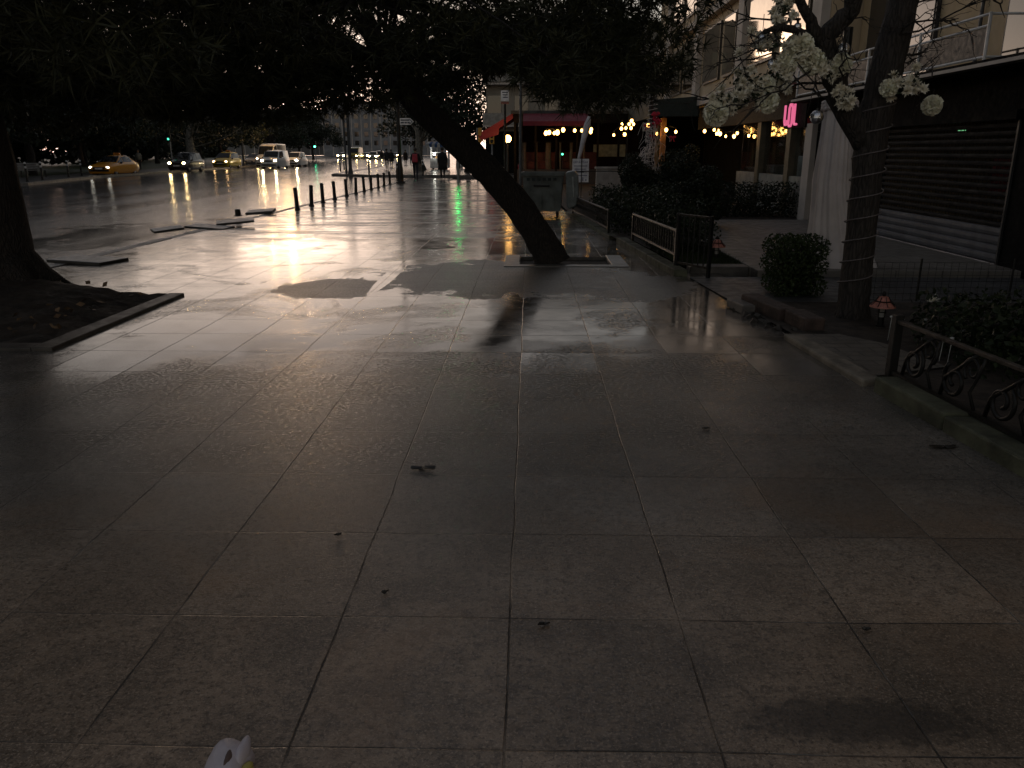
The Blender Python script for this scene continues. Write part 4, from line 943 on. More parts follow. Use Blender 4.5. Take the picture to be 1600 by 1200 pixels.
for i, (u, v, l) in enumerate([(28, 286, 'pale-topped post at the park kerb, farthest left'), (53, 284, 'pale-topped post at the park kerb left of the bench'), (76, 281.5, 'pale-topped post at the park kerb in front of the bench'), (116, 277, 'pale-topped post at the park kerb right of the bench'), (136, 275, 'pale-topped post at the park kerb beside the amber taxi')]):
    p = G(u, v); dup(wb, (p.x-.35, p.y, 0), 0, l)
# lamp post with direction sign
p = G(626, 286.5); lpst = thing('lamp_post', 'tall dark lamp post with a wide tapered foot and a white arrow sign', 'lamp post', (p.x, p.y, 0))
MB().lathe([(.24, 0), (.24, .06), (.17, .12), (.15, .7), (.115, .95), (.095, 1.2), (.085, 4), (.06, 8.5)], seg=18).build('pole', BLACKM, lpst)
MB().tube([(0, 0, 8.4), (-.3, 0, 8.9), (-1.0, 0, 9.1), (-1.6, 0, 9.1)], .04, 8).build('arm', BLACKM, lpst)
MB().box((-1.75, 0, 9.08), (.6, .22, .1), taper=.7).build('lantern', DARKST, lpst, bevel=.02)
z = AT(637, 190, p.y).z
q = MB().prism([(.1, -.16), (.62, -.16), (.80, 0), (.62, .16), (.1, .16)], 'y', -.035, -.01); q.v = [(x, y-.08, zz+z) for x, y, zz in q.v]; sg = q.build('direction_sign', mat('sign_white', (.85, .87, .9), .4), lpst)
q = MB(); [q.bb(x0, x1, -.122, -.116, z+a, z+b) for x0, x1, a, b in ((.14, .58, .04, .10), (.14, .3, -.09, -.02), (.33, .45, -.09, -.02), (.48, .6, -.09, -.02))]; q.build('sign_lines', mat('sign_dark', (.05, .06, .09), .5), sg)
MB().prism([(.6, -.13), (.74, 0), (.6, .13), (.56, .13), (.68, 0), (.56, -.13)], 'y', -.122, -.116).build('arrow_head', mat('sign_dark', (.05, .06, .09), .5), sg, loc=(0, 0, z))
# poles on the far corner
for i, (u, v, l) in enumerate([(541.5, 271.5, 'thin grey pole at the far corner, left of a pair'), (548, 272.5, 'thicker grey pole with a broad foot at the far corner, right of a pair')]):
    p = G(u, v); t = thing('sign_pole', l, 'pole', (p.x, p.y, 0), 0, 'pair of poles at the far corner'); MB().lathe([(.2 if i else .1, 0), (.18 if i else .1, .1), (.12 if i else .07, .5), (.09 if i else .06, 5.2)], seg=12).build('shaft', DARKST, t)
    MB().box((0, -.1, 4.6), (.5, .04, .5)).build('plate', mat('sign_back', (.2, .2, .21), .5, .6), t, bevel=.02)
# traffic signals
def signal(label, loc, h, lit, body, rz=0, which=2):
    t = thing('traffic_signal', label, 'traffic signal', loc, rz, 'traffic signals')
    MB().lathe([(.1, 0), (.06, .1), (.055, h)], seg=12).build('pole', mat('signal_pole', (.25, .27, .3), .5, .4), t)
    hd = MB().bb(-.16, .16, -.3, -.06, h-.95, h).build('head', body, t, bevel=.03)
    for k in range(3):
        z = h-.16-.31*k; MB().ball((0, -.31, z), .10, 12, 8, (1, .4, 1)).build('lens', lit if k == which else mat('lens_off', (.02, .02, .02), .2), hd, smooth=True)
        MB().prism([(-.12, z+.02), (-.09, z+.11), (.09, z+.11), (.12, z+.02), (.105, z+.02), (.08, z+.095), (-.08, z+.095), (-.105, z+.02)], 'y', -.44, -.3).build('visor', BLACKM, hd)
    return t
AMB = mat('signal_yellow', (.70, .36, .05), .5)
p = G(716, 284); signal('green traffic signal standing behind the leaning pine trunk', (p.x, p.y, 0), 2.55, emit('green_bright', (.02, 1, .18), 26), BLACKM)
p = G(752, 274); signal('yellow traffic signal with its head turned away, left beside the red awning', (p.x-.25, p.y, 0), 3.1, mat('lens_off', (.02, .02, .02), .2), AMB, R(100)); signal('yellow traffic signal showing red beside the red awning', (p.x+.75, p.y, 0), 3.0, REDL, AMB, 0, 0)
signal('far green traffic signal on the park side of the road', (-31.6, 122, 0), 3.0, emit('green_far', (.05, 1, .45), 25), BLACKM)
signal('dim green traffic signal between the black car and the pale plane trunk', (-31.8, 73, 0), 3.4, emit('green_dim', (.08, .7, .45), 1.2), BLACKM)
signal('small green pedestrian signal left of the red backpack', (-14.5, 105, 0), 2.3, emit('green_ped', (.05, 1, .4), 18), BLACKM)
# bench across the road
p = G(82, 277); t = thing('park_bench', 'pale slatted bench standing on the park side at the far left', 'bench', (p.x-1.3, p.y, 0), R(60))
WD = mat('bench_slat', (.2, .19, .18), .6)
mb = MB(); [mb.bb(-.9, .9, -.25+.13*k, -.15+.13*k, .42, .46) for k in range(4)]; mb.build('seat', WD, t)
mb = MB(); [mb.box((0, .32+.03*k, .56+.13*k), (1.8, .03, .1), (R(-14), 0, 0)) for k in range(3)]; mb.build('backrest', WD, t)
for x in (-.75, .75):
    for y in (-.2, .25): MB().bb(x-.04, x+.04, y-.04, y+.04, 0, .42 if y < 0 else .85).build('leg', BLACKM, t)
# kiosk
p = G(688, 264.5); ks = thing('street_kiosk', 'small white vendor kiosk with a blue and white striped awning', 'kiosk', (p.x, p.y, 0))
mb = MB(); mb.bb(-.85, .85, -.5, .5, .12, .95); [mb.bb(x-.05, x+.05, y-.05, y+.05, .95, 1.95) for x in (-.8, .8) for y in (-.45, .45)]; mb.bb(-.75, .75, -.46, -.44, 1.45, 1.5); mb.bb(-.9, .9, -.52, .52, 1.95, 2.02); mb.build('cabinet', mat('kiosk_white', (.86, .86, .87), .5), ks, bevel=.01)
for k in range(9):
    x = -1.1+.245*k; MB().prism([(-1.0, 1.92), (-1.0, 2.2), (.55, 2.42), (.55, 2.36), (-.97, 2.14), (-.97, 1.92)], 'x', x, x+.24).build('awning_stripe', mat('stripe_blue', (.06, .16, .42), .6) if k % 2 else mat('stripe_white', (.85, .88, .92), .6), ks)
for x in (-.6, .6): MB().lathe([(.12, -.03), (.12, .03)], seg=14).build('wheel', TYRE, ks, loc=(x, -.42, .12)).rotation_euler = (R(90), 0, 0)
MB().ball((-.45, -.55, 1.32), .10, 12, 8).build('lamp', emit('kiosk_lamp', (1, .97, .85), 22), ks, smooth=True)
mb = MB(); [mb.ball((-.3+.2*k, -.2, 1.06), .11, 10, 6) for k in range(4)]; mb.build('snack_tray', mat('bread', (.3, .18, .08), .8), ks, smooth=True)
# white crates / barrier right of the kiosk
p = G(722, 263); t = thing('street_barrier', 'low white panel barrier right of the kiosk beside the long coat walker', 'barrier', (p.x+1.2, p.y, 0)); MB().bb(-1.4, 1.4, -.03, .03, .1, .9).build('panel', WHITEPL, t, bevel=.01)
for x in (-1.2, 1.2): MB().bb(x-.05, x+.05, -.3, .3, 0, .1).build('foot', DARKST, t)
# post near the trunk and lamp with the bright globe
t = thing('grey_post', 'slim grey post standing behind the leaning pine trunk beside the waste container', 'pole', (-.25, 23.5, 0)); MB().lathe([(.07, 0), (.07, .04), (.045, .06), (.04, 6.5)], seg=12).build('shaft', mat('grey_pole', (.12, .125, .13), .5, .3), t); MB().lathe([(.11, 0), (.11, .035)], seg=12).build('base', DARKST, t)
p = AT(793, 217, 39.0); t = thing('globe_lamp', 'bright warm globe lamp on a pole under the slanting red awning', 'lamp', (p.x, p.y, 0)); MB().lathe([(.09, 0), (.05, .1), (.04, p.z-.15)], seg=12).build('pole', DARKST, t); MB().ball((0, 0, p.z), .17, 16, 10).build('globe', emit('globe', (1, .50, .13), 16), t, smooth=True)
MB().lathe([(.06, p.z-.2), (.09, p.z-.13)], seg=12).build('collar', DARKST, t)
# tall sign over the awning
p = AT(789, 150, 36.0); t = thing('pole_sign', 'white rectangular sign with dark lines on a pole above the red awning', 'sign', (p.x, p.y, 0))
MB().lathe([(.08, 0), (.05, .1), (.05, p.z-.1)], seg=12).build('pole', BLACKM, t); b = MB().bb(-.17, .17, -.09, -.055, p.z-.22, p.z+.22).build('board', mat('sign_white2', (.85, .86, .9), .4), t, bevel=.01)
mb = MB(); [mb.bb(-.12+.02*k, .12, -.095, -.0905, p.z+.12-.1*k, p.z+.16-.1*k) for k in range(3)]; mb.build('sign_lines', mat('sign_dark', (.05, .06, .09), .5), b)
MB().bb(-.17, .17, -.09, -.055, p.z-.33, p.z-.23).build('red_plate', mat('dull_red', (.3, .1, .08), .5), t)
# hanging red flag/banner below the yellow signals
p = AT(750, 217, 40); t = thing('red_pennant', 'small dull red pennant hanging below the yellow traffic signals', 'pennant', p); MB().prism([(-.15, .2), (.1, .12), (.2, -.2), (.02, .0)], 'y', -.01, .01).build('cloth', REDA, t); MB().tube([(-.16, 0, -.25), (-.16, 0, .3)], .012, 6).build('stick', DARKST, t)
# waste container ------------------------------------------------------------------
WC = mat('container_grey_green', (.15, .175, .17), .5, .0, var=.35, scale=3, bump=.2)
t = thing('waste_container', 'grey-green wheeled waste container with its lid hanging open, behind the leaning pine', 'waste container', (.42, 20.6, 0), R(-4))
mb = MB(); mb.add([(-.48, -.36, .16), (.38, -.36, .16), (.38, .36, .16), (-.48, .36, .16), (-.56, -.46, 1.06), (.44, -.46, 1.06), (.44, .46, 1.06), (-.56, .46, 1.06)], [(0, 3, 2, 1), (0, 1, 5, 4), (1, 2, 6, 5), (2, 3, 7, 6), (3, 0, 4, 7)]); mb.bb(-.60, .47, -.50, -.462, 1.02, 1.10); mb.bb(-.60, .47, .462, .50, 1.02, 1.10); mb.bb(-.60, -.562, -.46, .46, 1.02, 1.10)
for x in (-.4, -.1, .2): mb.bb(x-.015, x+.015, -.435, -.395, .25, .95)
bd = mb.build('bin_body', WC, t); bd.modifiers.new('sol', 'SOLIDIFY').thickness = .02
mb = MB(); mb.prism([(.50, 1.10), (.72, 1.14), (.80, 1.02), (.84, .55), (.78, .30), (.60, .22), (.54, .30)], 'y', -.50, .48); mb.build('lid', mat('lid_grey', (.19, .22, .22), .45, .0, var=.3), t, bevel=.03)
MB().prism([(.66, 1.0), (.69, 1.0), (.715, .55), (.70, .5)], 'y', -.512, -.503).build('white_stripe', mat('faded_stripe', (.45, .5, .48), .6), t)
MB().bb(-.28, .12, -.485, -.455, .76, .80).build('handle', BLACKM, t, bevel=.01)
mb = MB(); [mb.bb(-.45+.13*k, -.37+.13*k, -.4695, -.4605, .90, .97) for k in range(6)]; mb.build('faded_lettering', mat('faded_letters', (.035, .05, .05), .6), t)
for x in (-.38, .30):
    for y in (-.3, .3):
        f = MB().bb(x-.03, x+.03, y-.03, y+.03, .12, .18).build('caster', DARKST, t); MB().lathe([(.07, -.025), (.07, .025)], seg=14).build('wheel', TYRE, f, loc=(x, y, .07)).rotation_euler = (0, R(90), 0)
MB().tube([(.84, -.2, .42), (.95, -.2, .3), (.95, -.2, .12)], .015, 6).build('lid_arm', BLACKM, t)
# notice board with printed sheet behind the container
p = AT(907, 266, 27.0); t = thing('notice_sign', 'white printed notice tied to thin black rails beside the waste container', 'sign', (p.x, p.y, 0))
z = p.z; MB().bb(-.27, .27, -.02, 0, z-.38, z+.36).build('board', mat('notice_white', (.80, .81, .88), .5), t)
DKB = mat('notice_ink', (.10, .10, .22), .6)
text_mesh('lettering', 'ÜST KATLAR', .085, DKB, t, (0, -.024, z+.25), (R(90), 0, 0))
mb = MB(); [mb.bb(-.22+.02*(k % 2), .22-.05*(k % 3), -.026, -.021, z+.12-.1*k, z+.15-.1*k) for k in range(4)]; mb.bb(.06, .1, -.026, -.021, z-.34, z-.22); mb.bb(.16, .2, -.026, -.021, z-.34, z-.28); mb.build('print_lines', mat('notice_grey', (.3, .31, .4), .6), t)
mb = MB(); mb.tube([(.03, -.05, 0), (.03, -.05, z+.36)], .016, 6); mb.tube([(-.4, -.05, z-.03), (3.2, -.05, z-.03)], .016, 6); mb.tube([(3.2, -.05, 0), (3.2, -.05, z-.03)], .016, 6); mb.build('rail', BLACKM, t)
# folded white parasol
p = AT(903, 250, 29); q = AT(920, 182, 29); t = thing('folded_parasol', 'tall folded off-white parasol leaning above the printed notice', 'parasol', (p.x, p.y, 0)); d = (q-Vector((p.x, p.y, 0)))
a = Vector((0, 0, 0)); e = Vector((q.x-p.x, 0, q.z)); m_ = MB(); n = 12; pts = []; rr = []
for i in range(n+1): k = i/n; pts.append(Vector((.02+(q.x-p.x)*k, 0, 1.3+(q.z-1.3)*k))); rr.append((.045+.10*k if k < .8 else .125-.35*(k-.8)))
m_.tube(pts, rr, 12, lump=.12); m_.build('canopy', mat('parasol_cloth', (.62, .60, .63), .8, var=.2), t, smooth=True); MB().tube([(0, 0, 0), (.02, 0, 1.4)], .02, 8).build('pole', DARKST, t); MB().lathe([(.22, 0), (.22, .06), (.05, .08)], seg=14).build('base', DARKST, t)
# low pale wall
t = thing('low_wall', 'low pale rendered wall behind the long hedge', 'wall', (3.7, 29, 0)); MB().bb(-1.35, 1.9, -.12, .12, 0, 1.0).build('wall_body', mat('pale_wall', (.33, .30, .27), .75, var=.2), t, bevel=.01); MB().bb(-1.4, 1.95, -.16, .16, 1.003, 1.07).build('coping', mat('pale_coping', (.38, .35, .32), .7), t, bevel=.01)
# bulb strings -----------------------------------------------------------------------
def bulb_string(label, Y, pix, r=.06, m=BULB):
    p0 = AT(pix[0][0], pix[0][1], Y); t = thing('bulb_string', label, 'string lights', (p0.x, Y, p0.z), 0, 'warm bulb strings of the cafe'); pts = []
    for (u, v) in pix:
        y = Y+rnd.uniform(-.4, .4); p = AT(u, v, y)-Vector((p0.x, Y, p0.z)); MB().ball(p, r*rnd.uniform(.7, 1.15), 10, 8, (1, 1, 1.25)).build('bulb', m, t, smooth=True); MB().lathe([(.025, 0), (.03, .08)], (p.x, p.y, p.z+r*1.1), 8).build('socket', BLACKM, t); pts.append(p+Vector((0, 0, r*1.1+.08)))
    pts.sort(key=lambda q: q.x); MB().tube(pts, .008, 5).build('wire', BLACKM, t)
bulb_string('warm bulb string under the front red awning', 38.9, [(853, 208), (858, 207), (866, 208), (871, 207), (880, 203), (898, 204), (909, 204), (924, 202), (923, 206)], .085)
bulb_string('warm bulb cluster right of the folded parasol above the pale wall', 33, [(959, 211), (972, 194), (971, 201), (978, 200), (983, 194), (987, 189), (990, 194), (986, 200), (976, 210)], .06)
bulb_string('warm bulbs hanging behind the twig tree with red bows', 33.5, [(1013, 196), (1019, 198), (1021, 191), (1026, 209)], .06)
bulb_string('warm bulb string under the green awning', 33, [(1041, 203), (1056, 206)], .07)
bulb_string('warm bulb string in front of the shop beneath the blossoms', 26, [(1101, 205), (1116, 203), (1122, 204), (1120, 209), (1125, 209), (1134, 213), (1147, 213)], .048)
bulb_string('small pale bulbs in front of the right part of the shop window', 24, [(1152, 208), (1170, 212), (1187, 215), (1200, 211)], .035)
# garden lanterns -----------------------------------------------------------------------
def lantern(label, loc, s):
    t = thing('garden_lantern', label, 'lantern', loc, 0, 'roofed garden lanterns')
    CU = mat('copper_roof', (.50, .20, .15), .5, .2, var=.3, scale=30)
    b = MB(); b.lathe([(.045*s, .0), (.045*s, .015*s), (.03*s, .02*s), (.03*s, .10*s)], seg=12); b.build('stand', BLACKM, t)
    MB().lathe([(.034*s, .1*s), (.034*s, .20*s)], seg=12).build('glass', mat('lantern_glass', (.34, .33, .30), .25), t)
    mb = MB()
    for k in range(4): a = k*math.pi/2+.4; mb.tube([(.04*s*math.cos(a), .04*s*math.sin(a), .1*s), (.04*s*math.cos(a), .04*s*math.sin(a), .2*s)], .005*s, 5)
    mb.lathe([(.042*s, .145*s), (.042*s, .155*s)], seg=12); mb.build('cage', BLACKM, t)
    rf = MB().lathe([(.125*s, .20*s), (.12*s, .212*s), (.075*s, .255*s), (.05*s, .30*s), (.02*s, .31*s)], seg=12).build('roof', CU, t)
    mb = MB(); mb.lathe([(.082*s, .256*s), (.084*s, .264*s), (.07*s, .266*s)], seg=12); [mb.tube([(.121*s*math.cos(a), .121*s*math.sin(a), .215*s), (.077*s*math.cos(a), .077*s*math.sin(a), .258*s), (.052*s*math.cos(a), .052*s*math.sin(a), .303*s)], .004*s, 5) for a in [k*math.pi/4 for k in range(8)]]; mb.ball((0, 0, .33*s), .02*s, 10, 6, (1, 1, 1.5)); mb.build('roof_ribs', BLACKM, rf)
lantern('garden lantern with copper-pink roof beside the wire-wrapped tree', (3.28, 7.35, .03), .92); lantern('smaller garden lantern with copper-pink roof on the grass strip behind the iron fence', (2.74, 11.75, .06), 1.0)
# iron fences ---------------------------------------------------------------------------
def balusters(mb, L, z0, z1, n):
    for k in range(1, n):
        y = L*k/n; mb.tube([(0, y, z0), (0, y, z0+(z1-z0)*.3), (0, y, z1)], .009, 6)
        zc = (z0+z1)/2; mb.tube([(0, y+.035*math.cos(a), zc+.05*math.sin(a)) for a in np.linspace(0, 6.28, 11)], .007, 5, caps=False)
def low_fence(label, a, b, z0, z1, n, post=True, group='low black iron fence panels', nm='iron_fence'):
    a = Vector((*a, 0)); b = Vector((*b, 0)); d = b-a; L = d.length; t = thing(nm, label, 'fence', a, math.atan2(-d.x, d.y), group)
    MB().bb(-.022, .022, 0, L, z1-.015, z1+.012).build('top_rail', RUSTY, t, bevel=.006); MB().bb(-.015, .015, 0, L, z0, z0+.03).build('bottom_rail', RUSTY, t)
    mb = MB(); balusters(mb, L, z0+.03, z1-.02, n); mb.build('balusters', BLACKM, t)
    for y in (0, L): MB().bb(-.022, .022, y-.022, y+.022, -.02, z1+.02).build('post', BLACKM, t, bevel=.004)
    return t
low_fence('low iron fence panel farthest away, along the long dark hedge', (1.12, 20.8), (1.55, 15.8), .14, .50, 34)
low_fence('low iron fence panel in the middle, with a worn pale top rail', (1.80, 14.0), (2.02, 11.05), .22, .56, 20)
low_fence('taller iron gate panel standing slightly open before the grass strip', (2.03, 11.0), (2.34, 10.42), .12, .78, 6, nm='iron_gate')
# scrollwork fence at the right edge
a = Vector((2.55, 5.45, 0)); b = Vector((2.88, 1.7, 0)); d = b-a; L = d.length
t = thing('scroll_fence', 'black iron fence with curling scrollwork at the right edge of the picture', 'fence', a, math.atan2(-d.x, d.y))
MB().bb(-.02, .02, 0, L, .46, .485).build('top_rail', RUSTY, t, bevel=.005); MB().bb(-.018, .018, 0, L, .10, .13).build('bottom_rail', BLACKM, t)
for y in (0, L/2, L): MB().bb(-.03, .03, y-.03, y+.03, .02, .52).build('post', BLACKM, t, bevel=.005)
def spiral(cy, cz, r, turns, flip, s=1):
    n = 26; return [(0, cy+flip*r*(1-.72*i/n)*math.cos(2*math.pi*turns*i/n+s), cz+r*(1-.72*i/n)*math.sin(2*math.pi*turns*i/n+s)) for i in range(n+1)]
nx_ = int(L/.42)
for k in range(nx_):
    y0 = .12+k*(L-.2)/nx_
    mb = MB(); f = 1 if k % 2 else -1
    mb.tube(spiral(y0+.14, .25, .115, 1.35, f, 2.2), .014, 6); mb.tube(spiral(y0+.30, .36, .085, 1.2, -f, -.9), .012, 6)
    mb.tube([(0, y0+.02, .13), (0, y0+.05, .25), (0, y0+.2, .36), (0, y0+.33, .46)], .013, 6); mb.tube([(0, y0+.36, .13), (0, y0+.30, .22), (0, y0+.36, .34), (0, y0+.40, .46)], .011, 6)
    mb.build('scroll', BLACKM, t, smooth=True)
# garden wire mesh fence
t = thing('mesh_fence', 'thin wire mesh fence on black stakes in front of the roller shutter', 'fence', (3.55, 8.75, 0)); mb = MB(); Lm = 3.2
for k in range(41): mb.tube([(k*.08, 0, .02), (k*.08, 0, .44)], .0022, 4, caps=False)
for k in range(7): mb.tube([(0, 0, .03+k*.068), (Lm, 0, .03+k*.068)], .0022, 4, caps=False)
mb.build('wire_mesh', BLACKM, t)
for x in (.05, .72, 1.72, 2.6, 3.15): MB().tube([(x, .02, 0), (x, .02, .48)], .012, 6).build('stake', BLACKM, t)
# broken kerb stones by the fence gap
def stone(label, loc, rz, d, tilt=0):
    o = MB().box((0, 0, d[2]/2), d).build('kerb_stone', REDST if 'red' in label else STONE, None, bevel=.015); o.location = loc; o.rotation_euler = (R(tilt), R(tilt*.6), rz); tag(o, label, 'kerb stone', 'displaced kerb stones at the gap in the fence')
p = G(1175, 487); stone('short grey kerb stone lying at the gap in the fence', (2.22, 8.25, 0), R(10), (.16, .42, .10), 2)
stone('long reddish kerb stone at the gap, behind the shorter reddish one', (2.42, 8.0, .02), R(12), (.20, .80, .13), 1); stone('short reddish kerb stone at the gap, nearest the garden path', (2.57, 7.35, .02), R(9), (.20, .40, .13), 2)
for i in range(16):
    if i >= 9: continue
rb = MB(); g = np.random.default_rng(8)
for i in range(26):
    y = g.uniform(6.9, 8.4); x = 2.24+(8.4-y)*.08+g.normal()*.06; s = g.uniform(.015, .045); rb.box((x, y, s*.4), (s*1.6, s*1.3, s), tuple(g.uniform(0, 3, 3)))
tag(rb.build('rubble', mat('dark_rubble', (.05, .045, .04), .7)), 'crumbled mortar and grit along the displaced kerb stones', 'rubble', kind='stuff')
# loose slabs at the road edge
def slab(label, loc, rz, d, tilt):
    o = MB().box((0, 0, d[2]/2), d).build('loose_slab', mat('dark_slab', (.05, .046, .042), .4, var=.4, scale=4, bump=.4), None, bevel=.01); o.location = loc; o.rotation_euler = (R(tilt[0]), R(tilt[1]), rz); tag(o, label, 'paving slab', 'loose paving slabs at the kerb')
p = G(138, 409); slab('loose paving slab lying flat behind the left trunk, nearest the camera', (p.x, p.y, .0), R(-14), (.95, .6, .05), (0, 1))
p = G(345, 356); slab('broken slab pile at the kerb, upper slab beside a stub', (p.x+.15, p.y+.5, .07), R(20), (.8, .55, .05), (3, -4)); slab('broken slab pile at the kerb, lower slab', (p.x-.2, p.y-.1, 0), R(-10), (.9, .5, .05), (2, 3)); slab('broken slab pile at the kerb, small slab at its left end', (p.x-.9, p.y-.6, 0), R(35), (.6, .4, .05), (4, -5))
p = G(408, 334); slab('loose slab propped at the kerb before the first bollard', (p.x, p.y, .02), R(5), (.7, .5, .07), (5, -4))
p = G(347, 349); t = thing('bollard_stub', 'short broken bollard stub among the slab pile at the kerb', 'bollard', (p.x+.1, p.y+.8, .1)); MB().lathe([(.07, 0), (.066, .15), (.05, .17)], seg=12).build('stub', BLACKM, t); MB().lathe([(.10, 0), (.10, .025)], seg=12).build('flange', DARKST, t)
# litter in the foreground
t = thing('crumpled_wrapper', 'crumpled white wrapper with a yellow edge at the bottom of the picture', 'litter', (-.79, 1.73, 0)); g = np.random.default_rng(4)
def crumple(c, r, sc, seed):
    b = MB().ball(c, r, 18, 12, sc); gg = np.random.default_rng(seed); v = np.array(b.v); d = v-np.array(c); 
    for q in range(9): ax = gg.normal(size=3); ax /= np.linalg.norm(ax); d = d*(1+.045*np.sin(5*(d@ax)/r+gg.random()*6))[:, None]
    v = d+np.array(c); v[:, 2] = np.maximum(v[:, 2], .001); b.v = [tuple(p) for p in v]; return b
WR = mat('wrapper_white', (.62, .56, .60), .5, bump=.2)
crumple((0, .0, .042), .072, (.86, 1.25, .60), 1).build('paper', WR, t, smooth=True)
crumple((.012, -.01, .066), .042, (.34, 1.25, .62), 5).build('brown_filling', mat('brown_paper', (.14, .09, .075), .7), t, smooth=True); crumple((.036, .012, .062), .04, (.42, 1.3, .68), 2).build('paper_fold', WR, t, smooth=True); crumple((.058, -.05, .04), .032, (.5, 1.4, .7), 3).build('yellow_edge', mat('yellow_print', (.55, .48, .12), .5), t, smooth=True)
def deadleaf(label, u, v, s, seed):
    p = G(u, v); g = np.random.default_rng(seed); n = 14; mb = MB(); vs = []
    for i in range(n): a = 2*math.pi*i/n; r = s*(.6+.5*g.random())*(1.5 if abs(math.cos(a)) > .8 else .8); vs.append((r*math.cos(a), r*.6*math.sin(a), .006+.012*g.random()))
    vs2 = [(x, y, z-.004) for x, y, z in vs]; mb.add(vs+vs2+[(0, 0, .016), (0, 0, .004)], [(i, (i+1) % n, 2*n) for i in range(n)]+[(n+(i+1) % n, n+i, 2*n+1) for i in range(n)]+[(i, n+i, n+(i+1) % n, (i+1) % n) for i in range(n)])
    o = mb.build('dead_leaf', mat('wet_dead_leaf', (.012, .010, .008), .4, var=.4, scale=20), None); o.location = (p.x, p.y, .0); o.rotation_euler = (0, 0, g.random()*.6); tag(o, label, 'leaf', 'wet dead leaves on the slabs')
deadleaf('large wet dead leaf lying alone on the slabs left of the centre', 660, 733, .055, 1); deadleaf('small wet dead leaf on the slabs left of the kerb', 1103, 671, .02, 2); deadleaf('wet dead leaf near the scrollwork fence', 1475, 700, .06, 3); deadleaf('tiny dark scrap on the nearest slabs below the centre', 850, 978, .014, 4)
deadleaf('tiny dark scrap on the near slabs, left of the centre joint', 602, 928, .010, 5); deadleaf('tiny dark scrap on the near slabs at the right', 1354, 986, .012, 6); deadleaf('tiny dark scrap on the joint left of the centre', 528, 838, .012, 7)

# sodium street lamp whose light streaks the wet slabs by the first bollards
p = AT(438, 128, 92); t = thing('street_lamp', 'tall lit twin-armed street lamp on the park side, mostly hidden in foliage, its amber glow streaking the wet slabs', 'street lamp', (-32.0, 92, 0)); t['label'] = 'tall lit twin street lamp on the park side, mostly hidden behind dark foliage'
MB().lathe([(.2, 0), (.2, .1), (.12, .5), (.07, p.z-.3)], seg=14).build('pole', DARKST, t)
for dx, dy, s in ((p.x+32.0, 0, 1), (p.x+32.0-2.1, -.6, .6)):
    MB().tube([(0, 0, p.z-.5), (dx*.4, dy, p.z+.1), (dx, dy, p.z+.2)], .04, 8).build('arm', DARKST, t)
    h = MB().box((dx, dy, p.z+.16), (.5, .7, .12), taper=.7).build('lamp_head', DARKST, t); MB().ball((dx, dy, p.z), .26*s, 12, 8, (1, 1, .5)).build('lamp_glass', emit('sodium', (1, .52, .16), 260), h, smooth=True)
# ================================================================== DECORATED TREE, DRAPE, TWIG TREE
g = np.random.default_rng(31); B = Vector((3.2, 7.8, .03))
t = thing('decorated_tree', 'bare garden tree wrapped in wire beside the white drape', 'tree', B)
mb = MB(); P_ = [(.0, 0, -.06), (-.01, 0, .25), (-.02, 0, .8), (-.03, .0, 1.5), (-.01, .0, 1.95), (.04, .0, 2.35), (.12, 0, 2.9), (.2, .1, 3.8), (.22, .2, 5.0)]
rr_ = [.175, .145, .14, .14, .15, .145, .125, .10, .06]; pts = []; rad = []
for i in range(len(P_)-1):
    for k in range(5): pts.append(Vector(P_[i]).lerp(Vector(P_[i+1]), k/5)); rad.append((rr_[i]+(rr_[i+1]-rr_[i])*k/5)*rnd.uniform(.95, 1.05))
mb.tube(pts, rad, 18, lump=.06)
GB = bark_mat('greybrown_bark', (.014, .012, .010), (.055, .046, .040), (14, 14, 2.6), .6)
mb.build('trunk', GB, t, smooth=True)
def rel(u, v, Y): return AT(u, v, Y)-B
def thick(ps, r0, r1, nm='bough'):
    q = MB(); n = len(ps); pts = []; rad = []
    for i in range(n-1):
        for k in range(4): pts.append(ps[i].lerp(ps[i+1], k/4)+Vector(g.normal(size=3))*.008); rad.append((r0+(r1-r0)*(i+k/4)/(n-1))*rnd.uniform(.9, 1.1))
    pts.append(ps[-1]); rad.append(r1); q.tube(pts, rad, 10, lump=.1); q.build(nm, GB, t, smooth=True)
thick([rel(1352, 225, 7.8), rel(1318, 165, 7.75), rel(1300, 110, 7.7), rel(1288, 60, 7.65), rel(1330, 15, 7.6), rel(1345, -60, 7.5)], .11, .07)
thick([rel(1298, 100, 7.7), rel(1270, 45, 7.6), rel(1250, 0, 7.5), rel(1235, -50, 7.4)], .07, .03)
thick([rel(1300, 60, 7.7), rel(1265, 55, 7.6), rel(1220, 42, 7.5), rel(1195, 50, 7.4)], .05, .02)
tw = MB()
def twig(a, b, r=.009, depth=2):
    n = 6; pts = [a.lerp(b, i/n)+Vector(g.normal(size=3))*(b-a).length*.025*(i > 0) for i in range(n+1)]; tw.tube(pts, [r*(1-.7*i/n) for i in range(n+1)], 5)
    if depth:
        for k in range(3):
            s = pts[int(g.integers(2, n))]; d = (b-a)*g.uniform(.25, .5); d = Vector((d.x+g.normal()*.12, d.y+g.normal()*.12, d.z+g.normal()*.12)); twig(s, s+d, r*.6, depth-1)
